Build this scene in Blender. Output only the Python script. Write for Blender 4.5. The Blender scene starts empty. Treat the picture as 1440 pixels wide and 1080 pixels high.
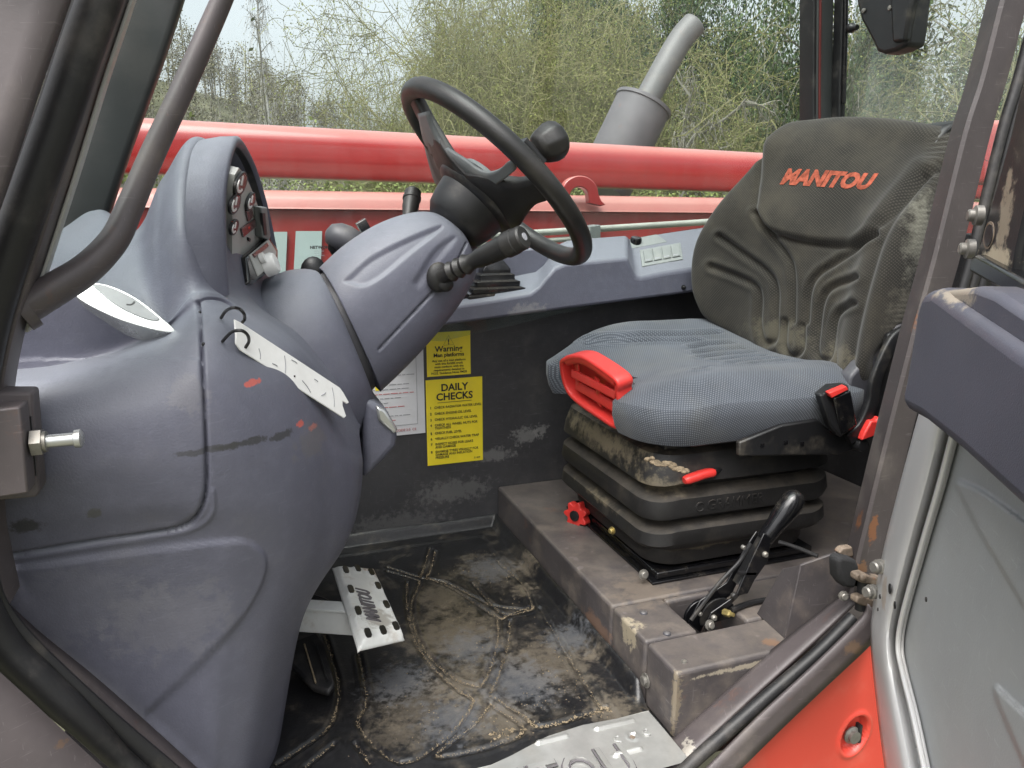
import bpy, bmesh, math, random
import numpy as np
from mathutils import Vector, Matrix, Quaternion
random.seed(7); RNG = np.random.default_rng(7)
SC = bpy.context.scene; COL = SC.collection

# ------------------------------------------------------------------ camera
PITCH = math.radians(12.9); YAW = math.radians(70.5); EYE = 0.77; FPX = 1080.0
FW = np.array([math.cos(YAW), math.sin(YAW), 0.0]); RT = np.array([math.sin(YAW), -math.cos(YAW), 0.0]); UPV = np.array([0, 0, 1.0])
CF = FW * math.cos(PITCH) - UPV * math.sin(PITCH); CU = FW * math.sin(PITCH) + UPV * math.cos(PITCH)
CAMP = np.array([0, 0, EYE])
cam_d = bpy.data.cameras.new('camera'); cam = bpy.data.objects.new('camera', cam_d); COL.objects.link(cam)
cam_d.sensor_fit = 'HORIZONTAL'; cam_d.sensor_width = 36.0; cam_d.lens = 27.0; cam_d.clip_start = 0.02; cam_d.clip_end = 600
M3 = Matrix((RT, CU, -CF)).transposed()
cam.matrix_world = Matrix.Translation(CAMP) @ M3.to_4x4()
SC.camera = cam

# ------------------------------------------------------------------ sky, sun, exposure
SUN_EL, SUN_AZ = math.radians(64), math.radians(222)     # azimuth: direction towards the sun, from +X anticlockwise
world = bpy.data.worlds.new("World"); SC.world = world; world.use_nodes = True
wn = world.node_tree.nodes; wl = world.node_tree.links; wn.clear()
sky = wn.new('ShaderNodeTexSky'); sky.sky_type = 'NISHITA'; sky.sun_disc = False
sky.sun_elevation = SUN_EL; sky.sun_rotation = math.pi / 2 - SUN_AZ
sky.air_density = 1.0; sky.dust_density = 6.0; sky.ozone_density = 1.0
hs = wn.new('ShaderNodeHueSaturation'); hs.inputs['Saturation'].default_value = 0.22
bg = wn.new('ShaderNodeBackground'); bg.inputs['Strength'].default_value = 0.14
wo = wn.new('ShaderNodeOutputWorld')
wl.new(sky.outputs[0], hs.inputs['Color']); wl.new(hs.outputs[0], bg.inputs['Color']); wl.new(bg.outputs[0], wo.inputs[0])
sun_d = bpy.data.lights.new('sun', 'SUN'); sun_d.energy = 1.5; sun_d.angle = math.radians(55); sun_d.color = (1.0, 0.97, 0.93)
sun = bpy.data.objects.new('sun', sun_d); COL.objects.link(sun)
sdir = Vector((math.cos(SUN_EL) * math.cos(SUN_AZ), math.cos(SUN_EL) * math.sin(SUN_AZ), math.sin(SUN_EL)))
sun.rotation_euler = sdir.to_track_quat('Z', 'Y').to_euler(); sun.location = (0, -5, 8)
SC.view_settings.view_transform = 'Standard'; SC.view_settings.look = 'None'
SC.view_settings.exposure = 1.3; SC.view_settings.gamma = 1.0; SC.view_settings.use_curve_mapping = False
SC.cycles.use_denoising = True
SC.cycles.max_bounces = 8; SC.cycles.transparent_max_bounces = 12

# ------------------------------------------------------------------ measuring: a photograph pixel (1440x1080) on a plane of the place -> metres
def ray(x, y): return CF + RT * ((x - 720) / FPX) + CU * ((540 - y) / FPX)
def P(x, y, Y=None, X=None, Z=None):
    d = ray(x, y)
    t = (X - CAMP[0]) / d[0] if X is not None else (Y - CAMP[1]) / d[1] if Y is not None else (Z - CAMP[2]) / d[2]
    return CAMP + d * t
def PN(x, y, p0, n):
    d = ray(x, y); n = np.array(n, float)
    return CAMP + d * (((np.array(p0) - CAMP) @ n) / (d @ n))
def Q(p):
    d = np.asarray(p, float) - CAMP; z = d @ CF
    return np.stack([720 + FPX * (d @ RT) / z, 540 - FPX * (d @ CU) / z], -1)
def pts(lst, Y): return [P(x, y, Y=Y) for x, y in lst]
def ptsY(lst): return [P(x, y, Y=Y) for x, y, Y in lst]

# ------------------------------------------------------------------ objects
def tag(o, label=None, cat=None, group=None, kind=None):
    if label: o['label'] = label
    if cat: o['category'] = cat
    if group: o['group'] = group
    if kind: o['kind'] = kind
    return o
def thing(name, label, cat, loc=(0, 0, 0), group=None, kind=None):
    o = bpy.data.objects.new(name, None); COL.objects.link(o); o.location = [float(v) for v in loc]; o.empty_display_size = 0.05
    return tag(o, label, cat, group, kind)
def wloc(o):
    v = Vector((0, 0, 0))
    while o is not None: v += o.location; o = o.parent
    return np.array(v)

def unit(v):
    v = np.asarray(v, float); n = np.linalg.norm(v); return v / n if n > 1e-12 else v
def catmull(ps, n, closed=False):
    ps = np.asarray(ps, float); m = len(ps)
    t = np.linspace(0, m if closed else m - 1, n, endpoint=not closed)
    i = np.floor(t).astype(int)
    if not closed: i = np.clip(i, 0, m - 2)
    f = (t - i).reshape([-1] + [1] * (ps.ndim - 1))
    if closed: g = lambda k: ps[(i + k) % m]
    else:
        ext = np.concatenate([[2 * ps[0] - ps[1]], ps, [2 * ps[-1] - ps[-2]]])
        g = lambda k: ext[i + 1 + k]
    a, b, c, d = g(-1), g(0), g(1), g(2)
    return 0.5 * ((2 * b) + (-a + c) * f + (2 * a - 5 * b + 4 * c - d) * f * f + (-a + 3 * b - 3 * c + d) * f ** 3)
def csurf(ctrl, nu, nv):
    a = catmull(np.asarray(ctrl, float), nu); return np.swapaxes(catmull(np.swapaxes(a, 0, 1), nv), 0, 1)
def gnormals(G):
    du = np.gradient(G, axis=0); dv = np.gradient(G, axis=1)
    n = np.cross(du, dv); return n / np.maximum(np.linalg.norm(n, axis=2, keepdims=True), 1e-12)
def dline(px, line):
    """distance of points px[...,2] to a polyline"""
    best = np.full(px.shape[:-1], 1e9)
    L = np.asarray(line, float)
    for a, b in zip(L[:-1], L[1:]):
        ab = b - a; t = np.clip(((px - a) @ ab) / max(ab @ ab, 1e-9), 0, 1)
        best = np.minimum(best, np.linalg.norm(px - (a + t[..., None] * ab), axis=-1))
    return best
def inpoly(px, poly):
    x, y = px[..., 0], px[..., 1]; ins = np.zeros(x.shape, bool); p = np.asarray(poly, float)
    for (x1, y1), (x2, y2) in zip(p, np.roll(p, -1, 0)):
        c = ((y1 > y) != (y2 > y)); xi = (x2 - x1) * (y - y1) / ((y2 - y1) if y2 != y1 else 1e-9) + x1
        ins ^= c & (x < xi)
    return ins
def sdpoly(px, poly):
    d = dline(px, list(poly) + [poly[0]]); return np.where(inpoly(px, poly), -d, d)
def sstep(a, b, x):
    t = np.clip((x - a) / (b - a), 0, 1); return t * t * (3 - 2 * t)
def smooth_line(l, n=40): return catmull(np.asarray(l, float), n)

class MB:
    def __init__(s): s.v = []; s.f = []; s.n = 0
    def add(s, vs, fs):
        vs = np.asarray(vs, float).reshape(-1, 3); s.v.append(vs); s.f += [tuple(int(i) + s.n for i in f) for f in fs]; s.n += len(vs); return s
    def box(s, c, size, R=None):
        c = np.asarray(c, float); h = np.asarray(size, float) / 2
        v = np.array([[x, y, z] for x in (-1, 1) for y in (-1, 1) for z in (-1, 1)]) * h
        if R is not None: v = v @ np.asarray(R, float)          # rows of R = the three box axes
        return s.add(v + c, [(0, 1, 3, 2), (4, 6, 7, 5), (0, 4, 5, 1), (2, 3, 7, 6), (0, 2, 6, 4), (1, 5, 7, 3)])
    def prism(s, poly, vec):
        p = np.asarray(poly, float); n = len(p); vec = np.asarray(vec, float)
        nn = np.zeros(3)
        for a, b in zip(p, np.roll(p, -1, 0)): nn += np.cross(a, b)
        if nn @ vec > 0: p = p[::-1]
        v = np.concatenate([p, p + vec])
        return s.add(v, [tuple(range(n)), tuple(range(2 * n - 1, n - 1, -1))] + [(i, i + n, (i + 1) % n + n, (i + 1) % n)[::1] for i in range(n)])
    def frames(s, path, up=None):
        path = np.asarray(path, float); T = np.gradient(path, axis=0); T = T / np.linalg.norm(T, axis=1, keepdims=True)
        if up is None:
            up = np.array([0, 0, 1.0]) if abs(T[0] @ [0, 0, 1]) < 0.9 else np.array([0, 1.0, 0])
            A = [unit(np.cross(T[0], up))]
            for t in T[1:]: a = A[-1] - t * (A[-1] @ t); A.append(unit(a))
            A = np.array(A)
        else:
            up = np.broadcast_to(np.asarray(up, float), T.shape); A = np.cross(T, up); A = A / np.linalg.norm(A, axis=1, keepdims=True)
        B = np.cross(A, T); return path, A, B
    def sweep(s, path, prof, up=None, caps=True, scale=None, closed=False):
        path, A, B = s.frames(path, up); n = len(path); prof = np.asarray(prof, float); m = len(prof)
        sc = np.ones(n) if scale is None else np.broadcast_to(np.asarray(scale, float), (n,))
        V = path[:, None] + (A[:, None] * prof[None, :, :1] + B[:, None] * prof[None, :, 1:2]) * sc[:, None, None]
        F = []
        for i in range(n - (0 if closed else 1)):
            k = (i + 1) % n
            F += [(i * m + j, i * m + (j + 1) % m, k * m + (j + 1) % m, k * m + j) for j in range(m)]
        if caps and not closed: F += [tuple(range(m - 1, -1, -1)), tuple((n - 1) * m + j for j in range(m))]
        return s.add(V, F)
    def tube(s, path, r, n=12, caps=True, up=None, closed=False):
        a = np.arange(n) * 2 * math.pi / n
        return s.sweep(path, np.stack([np.cos(a), np.sin(a)], 1), up, caps, scale=r, closed=closed)
    def lathe(s, c, axis, prof, n=24):
        """prof: (radius, height along axis)"""
        c = np.asarray(c, float); ax = unit(axis); a = unit(np.cross(ax, [0.3, 0.9, 0.31])); b = np.cross(ax, a)
        m = len(prof); V = []
        for r, h in prof:
            for k in range(n):
                t = 2 * math.pi * k / n; V.append(c + ax * h + (a * math.cos(t) + b * math.sin(t)) * r)
        F = [(i * n + k, i * n + (k + 1) % n, (i + 1) * n + (k + 1) % n, (i + 1) * n + k) for i in range(m - 1) for k in range(n)]
        F += [tuple(range(n - 1, -1, -1)), tuple((m - 1) * n + k for k in range(n))]
        return s.add(V, F)
    def grid(s, G, cu=False, cv=False, flip=False):
        G = np.asarray(G, float); nu, nv = G.shape[:2]; F = []
        for i in range(nu - (0 if cu else 1)):
            for j in range(nv - (0 if cv else 1)):
                a, b, c, d = i * nv + j, ((i + 1) % nu) * nv + j, ((i + 1) % nu) * nv + (j + 1) % nv, i * nv + (j + 1) % nv
                F.append((a, d, c, b) if flip else (a, b, c, d))
        return s.add(G, F)
    def sphere(s, c, r, n=16, m=10):
        c = np.asarray(c, float); r = np.broadcast_to(np.asarray(r, float), (3,))
        G = np.array([[[math.sin(t) * math.cos(p), math.sin(t) * math.sin(p), math.cos(t)] for p in np.arange(n) * 2 * math.pi / n] for t in np.linspace(0.001, math.pi - 0.001, m)])
        return s.grid(G * r + c, cv=True)
    def build(s, name, mat, parent=None, bevel=0, seg=2, angle=40, flat=False, solid=0, sub=0, label=None, fixn=True):
        me = bpy.data.meshes.new(name); V = np.concatenate(s.v)
        if parent is not None: V = V - wloc(parent)
        me.from_pydata(V.tolist(), [], s.f); me.update()
        if fixn:
            bm = bmesh.new(); bm.from_mesh(me); bmesh.ops.recalc_face_normals(bm, faces=bm.faces[:]); bm.to_mesh(me); bm.free()
        if not flat:
            me.shade_smooth(); me.set_sharp_from_angle(angle=math.radians(angle))
        me.materials.append(mat)
        o = bpy.data.objects.new(name, me); COL.objects.link(o)
        if parent is not None: o.parent = parent
        if solid: m = o.modifiers.new('solid', 'SOLIDIFY'); m.thickness = solid; m.offset = -1
        if bevel: m = o.modifiers.new('bevel', 'BEVEL'); m.width = bevel; m.segments = seg; m.limit_method = 'ANGLE'; m.angle_limit = math.radians(35); m.harden_normals = False
        if sub: m = o.modifiers.new('sub', 'SUBSURF'); m.levels = sub; m.render_levels = sub
        if label: o['label'] = label
        return o

def text(name, body, mat, origin, xd, yd, size, parent=None, extrude=0.0004, shear=0.0, bold=0.0, align='LEFT', width=1.0, spacing=1.0, space_line=1.0):
    cu = bpy.data.curves.new(name, 'FONT'); cu.body = body; cu.size = size; cu.extrude = extrude; cu.shear = shear; cu.offset = bold
    cu.align_x = align; cu.space_character = spacing; cu.space_line = space_line; cu.resolution_u = 3
    o = bpy.data.objects.new(name + '_curve', cu); COL.objects.link(o)
    dg = bpy.context.evaluated_depsgraph_get(); me = bpy.data.meshes.new_from_object(o.evaluated_get(dg)); bpy.data.objects.remove(o); bpy.data.curves.remove(cu)
    xd = unit(xd); yd = unit(np.asarray(yd, float) - xd * (np.asarray(yd, float) @ xd)); zd = np.cross(xd, yd)
    v = np.empty(len(me.vertices) * 3); me.vertices.foreach_get('co', v); v = v.reshape(-1, 3)
    w = np.asarray(origin, float) + v[:, :1] * xd * width + v[:, 1:2] * yd + v[:, 2:3] * zd
    if parent is not None: w = w - wloc(parent)
    me.vertices.foreach_set('co', w.reshape(-1)); me.materials.clear(); me.materials.append(mat); me.update(); me.name = name
    ob = bpy.data.objects.new(name, me); COL.objects.link(ob)
    if parent is not None: ob.parent = parent
    return ob

def rrect(hx, hy, r, n=5):
    out = []
    for cx, cy, a0 in ((hx - r, hy - r, 0), (-hx + r, hy - r, 90), (-hx + r, -hy + r, 180), (hx - r, -hy + r, 270)):
        for k in range(n + 1):
            a = math.radians(a0 + 90 * k / n); out.append((cx + r * math.cos(a), cy + r * math.sin(a)))
    return np.array(out)

# ------------------------------------------------------------------ materials
MATS = {}
def mat(name, color, rough=0.5, metal=0.0, var=0.12, vscale=9.0, bump=0.0, bscale=300.0, spec=0.5, dust=0.0, dcol=(0.30, 0.26, 0.20), dscale=14.0,
        dlo=0.5, dhi=0.75, updust_sheen=0.0, sheen_col=None, uplo=.45, uphi=1.0, rust=0.0, rscale=10.0, scratch=0.0, coat=0.0, mott=0.0):
    """worn real-world surface: base colour with soft variation, fine relief, dust in patches, dust and painted sky sheen on upward faces, rust spots"""
    m = bpy.data.materials.new(name); m.use_nodes = True; nt = m.node_tree; N = nt.nodes; L = nt.links
    b = N['Principled BSDF']; b.inputs['Roughness'].default_value = rough; b.inputs['Metallic'].default_value = metal
    b.inputs['Specular IOR Level'].default_value = spec; b.inputs['Coat Weight'].default_value = coat
    tc = N.new('ShaderNodeTexCoord'); gp = N.new('ShaderNodeNewGeometry')
    co = gp.outputs['Position']
    def noise(scale, detail=4, rgh=0.6, stretch=None):
        n = N.new('ShaderNodeTexNoise'); n.inputs['Scale'].default_value = scale; n.inputs['Detail'].default_value = detail; n.inputs['Roughness'].default_value = rgh
        if stretch:
            mp = N.new('ShaderNodeMapping'); mp.inputs['Scale'].default_value = stretch[0]; mp.inputs['Rotation'].default_value = stretch[1]; L.new(co, mp.inputs[0]); L.new(mp.outputs[0], n.inputs[0])
        else: L.new(co, n.inputs[0])
        return n.outputs[0]
    def ramp(src, lo, hi):
        r = N.new('ShaderNodeMapRange'); r.inputs[1].default_value = lo; r.inputs[2].default_value = hi; r.interpolation_type = 'SMOOTHSTEP'; L.new(src, r.inputs[0]); return r.outputs[0]
    def mix(fac, a, c, kf=1.0):
        x = N.new('ShaderNodeMix'); x.data_type = 'RGBA'
        if isinstance(fac, float): x.inputs[0].default_value = fac
        else:
            mm = N.new('ShaderNodeMath'); mm.operation = 'MULTIPLY'; mm.inputs[1].default_value = kf; mm.use_clamp = True; L.new(fac, mm.inputs[0]); L.new(mm.outputs[0], x.inputs[0])
        for s, val in ((6, a), (7, c)):
            if isinstance(val, tuple): x.inputs[s].default_value = (*val, 1)
            else: L.new(val, x.inputs[s])
        return x.outputs[2]
    c = color
    col = mix(ramp(noise(vscale), 0.3, 0.7), tuple(v * (1 - var) for v in c), tuple(min(v * (1 + var), 1) for v in c))
    if mott: col = mix(ramp(noise(vscale * 9, 6, 0.7), 0.42, 0.72), col, tuple(min(v * 1.9 + 0.01, 1) for v in c), mott)
    if scratch:
        sc = ramp(noise(30, 2, 0.5, ((1, 1, 14), (0.3, 0.5, 0.2))), 0.66, 0.72); col = mix(sc, col, tuple(min(v * 2 + 0.05, 1) for v in c), scratch)
        sc = ramp(noise(40, 2, 0.5, ((12, 12, 1), (0.7, 0.2, 0.9))), 0.68, 0.73); col = mix(sc, col, tuple(min(v * 2 + 0.05, 1) for v in c), scratch)
    rf = None
    if dust:
        d = ramp(noise(dscale, 8, 0.65), dlo, dhi); col = mix(d, col, dcol, dust); rf = d
    if updust_sheen:
        sx = N.new('ShaderNodeSeparateXYZ'); L.new(gp.outputs['Normal'], sx.inputs[0]); u = ramp(sx.outputs[2], uplo, uphi)
        nn = ramp(noise(dscale * 1.7, 8, 0.7), 0.25 if not sheen_col else -.6, 0.7); mm = N.new('ShaderNodeMath'); mm.operation = 'MULTIPLY'; L.new(u, mm.inputs[0]); L.new(nn, mm.inputs[1])
        col = mix(mm.outputs[0], col, sheen_col or dcol, updust_sheen)
    if rust:
        r = ramp(noise(rscale, 8, 0.7), 0.62, 0.68); col = mix(r, col, (0.22, 0.075, 0.025), rust)
    L.new(col, b.inputs['Base Color'])
    if rf is not None:
        x = N.new('ShaderNodeMapRange'); x.inputs[3].default_value = rough; x.inputs[4].default_value = min(rough + 0.3 * dust, 0.95); L.new(rf, x.inputs[0]); L.new(x.outputs[0], b.inputs['Roughness'])
    if bump:
        bp = N.new('ShaderNodeBump'); bp.inputs['Strength'].default_value = bump; bp.inputs['Distance'].default_value = 0.001
        L.new(noise(bscale, 3, 0.6), bp.inputs['Height']); L.new(bp.outputs[0], b.inputs['Normal'])
    MATS[name] = m; return m

def weave(name, c1, c2, k=900.0, dust=0.0, dcol=(0.25, 0.21, 0.15), dlo=0.45, dhi=0.7, dscale=7):
    """woven upholstery: thread crossings as light and dark dots with relief"""
    m = mat(name, c2, rough=0.9, spec=0.2, var=0.18, vscale=12, dust=dust, dcol=dcol, dlo=dlo, dhi=dhi, dscale=dscale)
    nt = m.node_tree; N = nt.nodes; L = nt.links; b = N['Principled BSDF']
    uv = N.new('ShaderNodeUVMap'); uv.uv_map = 'UVMap'
    outs = []
    for ang in (0.6, 0.6 + math.pi / 2):
        mp = N.new('ShaderNodeMapping'); mp.inputs['Rotation'].default_value = (0, 0, ang); L.new(uv.outputs[0], mp.inputs[0])
        w = N.new('ShaderNodeTexWave'); w.inputs['Scale'].default_value = k / 20.0; w.inputs['Distortion'].default_value = 1.1; w.inputs['Detail'].default_value = 1; w.inputs['Detail Scale'].default_value = 0.4; L.new(mp.outputs[0], w.inputs[0]); outs.append(w.outputs[1])
    mu = N.new('ShaderNodeMath'); mu.operation = 'MULTIPLY'; L.new(outs[0], mu.inputs[0]); L.new(outs[1], mu.inputs[1])
    x = N.new('ShaderNodeMix'); x.data_type = 'RGBA'; src = b.inputs['Base Color'].links[0].from_socket
    mr = N.new('ShaderNodeMapRange'); mr.inputs[1].default_value = 0.15; mr.inputs[2].default_value = 0.6; mr.inputs[4].default_value = 0.6; L.new(mu.outputs[0], mr.inputs[0])
    L.new(mr.outputs[0], x.inputs[0]); L.new(src, x.inputs[6]); x.inputs[7].default_value = (*c1, 1); L.new(x.outputs[2], b.inputs['Base Color'])
    bp = N.new('ShaderNodeBump'); bp.inputs['Strength'].default_value = 0.2; bp.inputs['Distance'].default_value = 0.001; L.new(mu.outputs[0], bp.inputs['Height']); L.new(bp.outputs[0], b.inputs['Normal'])
    b.inputs['Sheen Weight'].default_value = 0.15
    return m

def glass(name, tint=(0.93, 0.97, 0.96), refl=0.06, haze=0.0):
    m = bpy.data.materials.new(name); m.use_nodes = True; nt = m.node_tree; N = nt.nodes; L = nt.links; N.clear()
    o = N.new('ShaderNodeOutputMaterial'); t = N.new('ShaderNodeBsdfTransparent'); t.inputs[0].default_value = (*tint, 1)
    g = N.new('ShaderNodeBsdfGlossy'); g.inputs['Roughness'].default_value = 0.02; mx = N.new('ShaderNodeMixShader'); fr = N.new('ShaderNodeFresnel'); fr.inputs[0].default_value = 1.3
    mu = N.new('ShaderNodeMath'); mu.operation = 'MULTIPLY'; mu.inputs[1].default_value = refl / 0.06; L.new(fr.outputs[0], mu.inputs[0]); L.new(mu.outputs[0], mx.inputs[0]); L.new(t.outputs[0], mx.inputs[1]); L.new(g.outputs[0], mx.inputs[2])
    last = mx.outputs[0]
    if haze:
        df = N.new('ShaderNodeBsdfDiffuse'); df.inputs[0].default_value = (0.6, 0.6, 0.57, 1); m2 = N.new('ShaderNodeMixShader')
        gp = N.new('ShaderNodeNewGeometry'); mp = N.new('ShaderNodeMapping'); mp.inputs['Scale'].default_value = (30, 30, 3); L.new(gp.outputs['Position'], mp.inputs[0])
        n = N.new('ShaderNodeTexNoise'); n.inputs['Scale'].default_value = 2.5; n.inputs['Detail'].default_value = 7; L.new(mp.outputs[0], n.inputs[0])
        r = N.new('ShaderNodeMapRange'); r.inputs[1].default_value = 0.3; r.inputs[2].default_value = 0.75; r.inputs[3].default_value = haze * 0.35; r.inputs[4].default_value = haze; L.new(n.outputs[0], r.inputs[0])
        L.new(r.outputs[0], m2.inputs[0]); L.new(last, m2.inputs[1]); L.new(df.outputs[0], m2.inputs[2]); last = m2.outputs[0]
    L.new(last, o.inputs[0]); MATS[name] = m; return m

def set_uv(o, uv):
    """uv: per-vertex array"""
    me = o.data; l = me.uv_layers.new(name='UVMap'); idx = np.empty(len(me.loops), int); me.loops.foreach_get('vertex_index', idx)
    l.data.foreach_set('uv', np.asarray(uv, float)[idx].reshape(-1))

m_dash = mat('dash_plastic', (0.090, 0.092, 0.121), 0.52, var=0.07, vscale=5, bump=0.5, bscale=420, dust=0.2, dcol=(0.20, 0.19, 0.18), dscale=12, dlo=0.5, dhi=0.85, updust_sheen=0.45, sheen_col=(0.24, 0.26, 0.28), uplo=.1, uphi=1.0, mott=0.14, scratch=0.10)  # bluish tint on upward faces: skylight put into the colour
m_dashd = mat('dark_grey_plastic', (0.055, 0.055, 0.064), 0.45, var=0.08, bump=0.2, bscale=900, dust=0.2, updust_sheen=0.2)
m_frame = mat('frame_paint', (0.078, 0.066, 0.067), 0.5, var=0.12, vscale=12, bump=0.15, bscale=200, dust=0.35, dcol=(0.22, 0.19, 0.16), dscale=9, scratch=0.25, rust=0.12, rscale=16)
m_wall = mat('wall_paint', (0.042, 0.041, 0.044), 0.48, var=0.15, vscale=6, bump=0.25, bscale=260, dust=0.28, dcol=(0.17, 0.155, 0.14), dscale=8, dlo=0.52, dhi=0.82, scratch=0.25, mott=0.15)
m_box = mat('box_paint', (0.062, 0.055, 0.056), 0.5, var=0.15, vscale=10, bump=0.2, bscale=220, dust=0.5, dcol=(0.24, 0.20, 0.16), dscale=11, dlo=0.45, dhi=0.8, scratch=0.4, rust=0.18, rscale=9, updust_sheen=0.25)
m_black = mat('black_plastic', (0.010, 0.010, 0.011), 0.45, var=0.2, bump=0.15, bscale=500, dust=0.18, dscale=15)
m_gloss = mat('gloss_black', (0.006, 0.006, 0.007), 0.16, var=0.1, dust=0.1, dscale=25)
m_rubber = mat('rubber', (0.011, 0.011, 0.012), 0.5, var=0.2, bump=0.2, bscale=300, dust=0.3, dcol=(0.2, 0.18, 0.16), dscale=12)
m_bell = mat('bellows_rubber', (0.0115, 0.011, 0.011), 0.55, var=0.25, bump=0.35, bscale=250, dust=0.35, dcol=(0.12, 0.10, 0.075), dscale=14, dlo=0.5, dhi=0.8, updust_sheen=0.45, mott=.2)
m_bellg = mat('gloss_bellows', (0.009, 0.009, 0.010), 0.25, dust=0.1, dscale=20, updust_sheen=0.1)
m_red = mat('red_paint', (0.31, 0.016, 0.017), 0.28, var=0.08, vscale=3, dust=0.08, dcol=(0.55, 0.26, 0.22), dscale=4, dlo=0.45, dhi=0.85, updust_sheen=0.85, sheen_col=(0.47, 0.20, 0.17), uplo=.2, uphi=.95, bump=0.05, bscale=60, coat=0.5, mott=0.04)  # paler upward faces: dust plus sky reflection painted into the colour
m_red2 = mat('dull_red_paint', (0.33, 0.026, 0.024), 0.38, var=0.12, vscale=4, dust=0.2, dcol=(0.42, 0.18, 0.15), dscale=5, updust_sheen=0.95, sheen_col=(0.42, 0.20, 0.17), uplo=.05, uphi=.7, coat=0.25)  # pale upper edge: sky reflection painted in, together with dust
m_redp = mat('red_plastic', (0.60, 0.036, 0.030), 0.42, var=0.06, dust=0.15, dcol=(0.4, 0.2, 0.14), dscale=20)
m_panelred = mat('red_panel_paint', (0.56, 0.055, 0.036), 0.30, var=0.05, vscale=4, dust=0.25, dcol=(0.62, 0.28, 0.2), dscale=9, bump=0.06, bscale=160, coat=0.3)
m_silver = mat('silver_paint', (0.52, 0.52, 0.52), 0.36, metal=0.25, var=0.05, vscale=4, dust=0.25, dcol=(0.4, 0.36, 0.3), dscale=6)
m_doorgrey = mat('grey_door_panel', (0.27, 0.28, 0.285), 0.45, scratch=0.15,  var=0.06, vscale=5, bump=0.2, bscale=420, dust=0.3, dcol=(0.3, 0.3, 0.28), dscale=6)
m_steel = mat('bare_steel', (0.50, 0.50, 0.48), 0.34, metal=0.65, var=0.12, vscale=20, dust=0.25, dcol=(0.35, 0.3, 0.23), dscale=16, bump=0.2, bscale=90)
m_bolt = mat('zinc_bolt', (0.23, 0.22, 0.20), 0.42, metal=0.6, var=0.2, vscale=60, dust=0.35, dcol=(0.32, 0.26, 0.17), dscale=60)
m_brass = mat('yellow_zinc', (0.50, 0.40, 0.16), 0.4, metal=0.8, var=0.2, vscale=60)
m_rusty = mat('rusty_steel', (0.15, 0.115, 0.085), 0.7, var=0.35, vscale=60, bump=0.4, bscale=200, rust=0.7, rscale=50)
m_pipe = mat('pale_pipe', (0.42, 0.42, 0.37), 0.45, metal=0.3, var=0.1, dust=0.2)
m_exh = mat('exhaust_steel', (0.115, 0.107, 0.114), 0.62, var=0.12, vscale=9, dust=0.3, dcol=(0.22, 0.2, 0.2), dscale=7, rust=0.25, rscale=20, metal=0.15)
m_exhp = mat('pale_exhaust_pipe', (0.135, 0.13, 0.13), 0.55, var=0.1, dust=0.2, rust=0.15, rscale=30, metal=0.2)
m_yel = mat('yellow_vinyl', (0.88, 0.70, 0.03), 0.4, var=0.05, dust=0.12, dcol=(0.3, 0.26, 0.15), dscale=20)
m_paper = mat('white_vinyl', (0.66, 0.66, 0.68), 0.5, var=0.05, dust=0.15, dscale=20)
m_tagw = mat('white_tag_plastic', (0.78, 0.78, 0.76), 0.4, var=0.04, vscale=40, dust=0.12, dcol=(0.5, 0.46, 0.38), dscale=30)
m_ink = mat('black_ink', (0.02, 0.02, 0.02), 0.6, var=0.1)
m_inkg = mat('grey_ink', (0.28, 0.28, 0.30), 0.6, var=0.1)
m_inkr = mat('red_ink', (0.5, 0.12, 0.12), 0.6, var=0.1)
m_mat = mat('mat_rubber', (0.008, 0.008, 0.009), 0.38, var=0.25, vscale=12, bump=0.35, bscale=260, dust=0.45, dcol=(0.17, 0.145, 0.11), dscale=18, dlo=0.5, dhi=0.78, mott=0.4)
m_dirt = mat('dry_dirt', (0.23, 0.185, 0.125), 0.95, var=0.3, vscale=90, bump=0.8, bscale=400, spec=0.1)
m_clod = mat('brown_clod', (0.16, 0.125, 0.085), 0.95, var=0.35, vscale=90, bump=0.8, bscale=400, spec=0.1)
m_pedal = mat('white_pedal_paint', (0.62, 0.63, 0.61), 0.4, var=0.06, vscale=30, dust=0.5, dcol=(0.36, 0.31, 0.25), dscale=30, dlo=0.5, dhi=0.7)
m_white = mat('white_plastic', (0.74, 0.74, 0.72), 0.35, var=0.05, dust=0.1)
m_bezel = mat('grey_bezel', (0.36, 0.36, 0.34), 0.45, var=0.05, dust=0.15)
m_maroon = mat('maroon_lamp', (0.085, 0.035, 0.035), 0.25, var=0.1)
m_chrome = mat('chrome', (0.52, 0.53, 0.52), 0.25, metal=0.7, var=0.05, dust=0.2, dcol=(0.5, 0.5, 0.46), dscale=12)
m_lens = mat('grey_lens', (0.24, 0.245, 0.25), 0.3, var=0.1, vscale=30)
m_sw = mat('switch_grey', (0.19, 0.205, 0.20), 0.5, var=0.06, vscale=40, dust=0.2, dcol=(0.35, 0.33, 0.27), dscale=30)
m_wheel = mat('wheel_rubber', (0.014, 0.0135, 0.013), 0.42, var=0.25, vscale=20, bump=0.25, bscale=500, dust=0.3, dcol=(0.07, 0.062, 0.052), dscale=9, dlo=0.45, dhi=0.75)
m_spoke = mat('spoke_plastic', (0.12, 0.128, 0.13), 0.5, var=0.1, bump=0.15, bscale=600, dust=0.2)
m_strap = mat('black_webbing', (0.015, 0.015, 0.016), 0.85, var=0.2, bump=0.8, bscale=350)
m_foam = mat('torn_foam', (0.62, 0.60, 0.52), 0.9, var=0.2, vscale=40, bump=0.8, bscale=150)
m_logo = mat('faded_orange_print', (0.30, 0.078, 0.048), 0.85, var=0.35, vscale=120, spec=0.1)
m_cush = weave('cushion_cloth', (0.165, 0.182, 0.205), (0.046, 0.051, 0.062), 1500, dust=0.3, dcol=(0.105, 0.10, 0.08))
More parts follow.
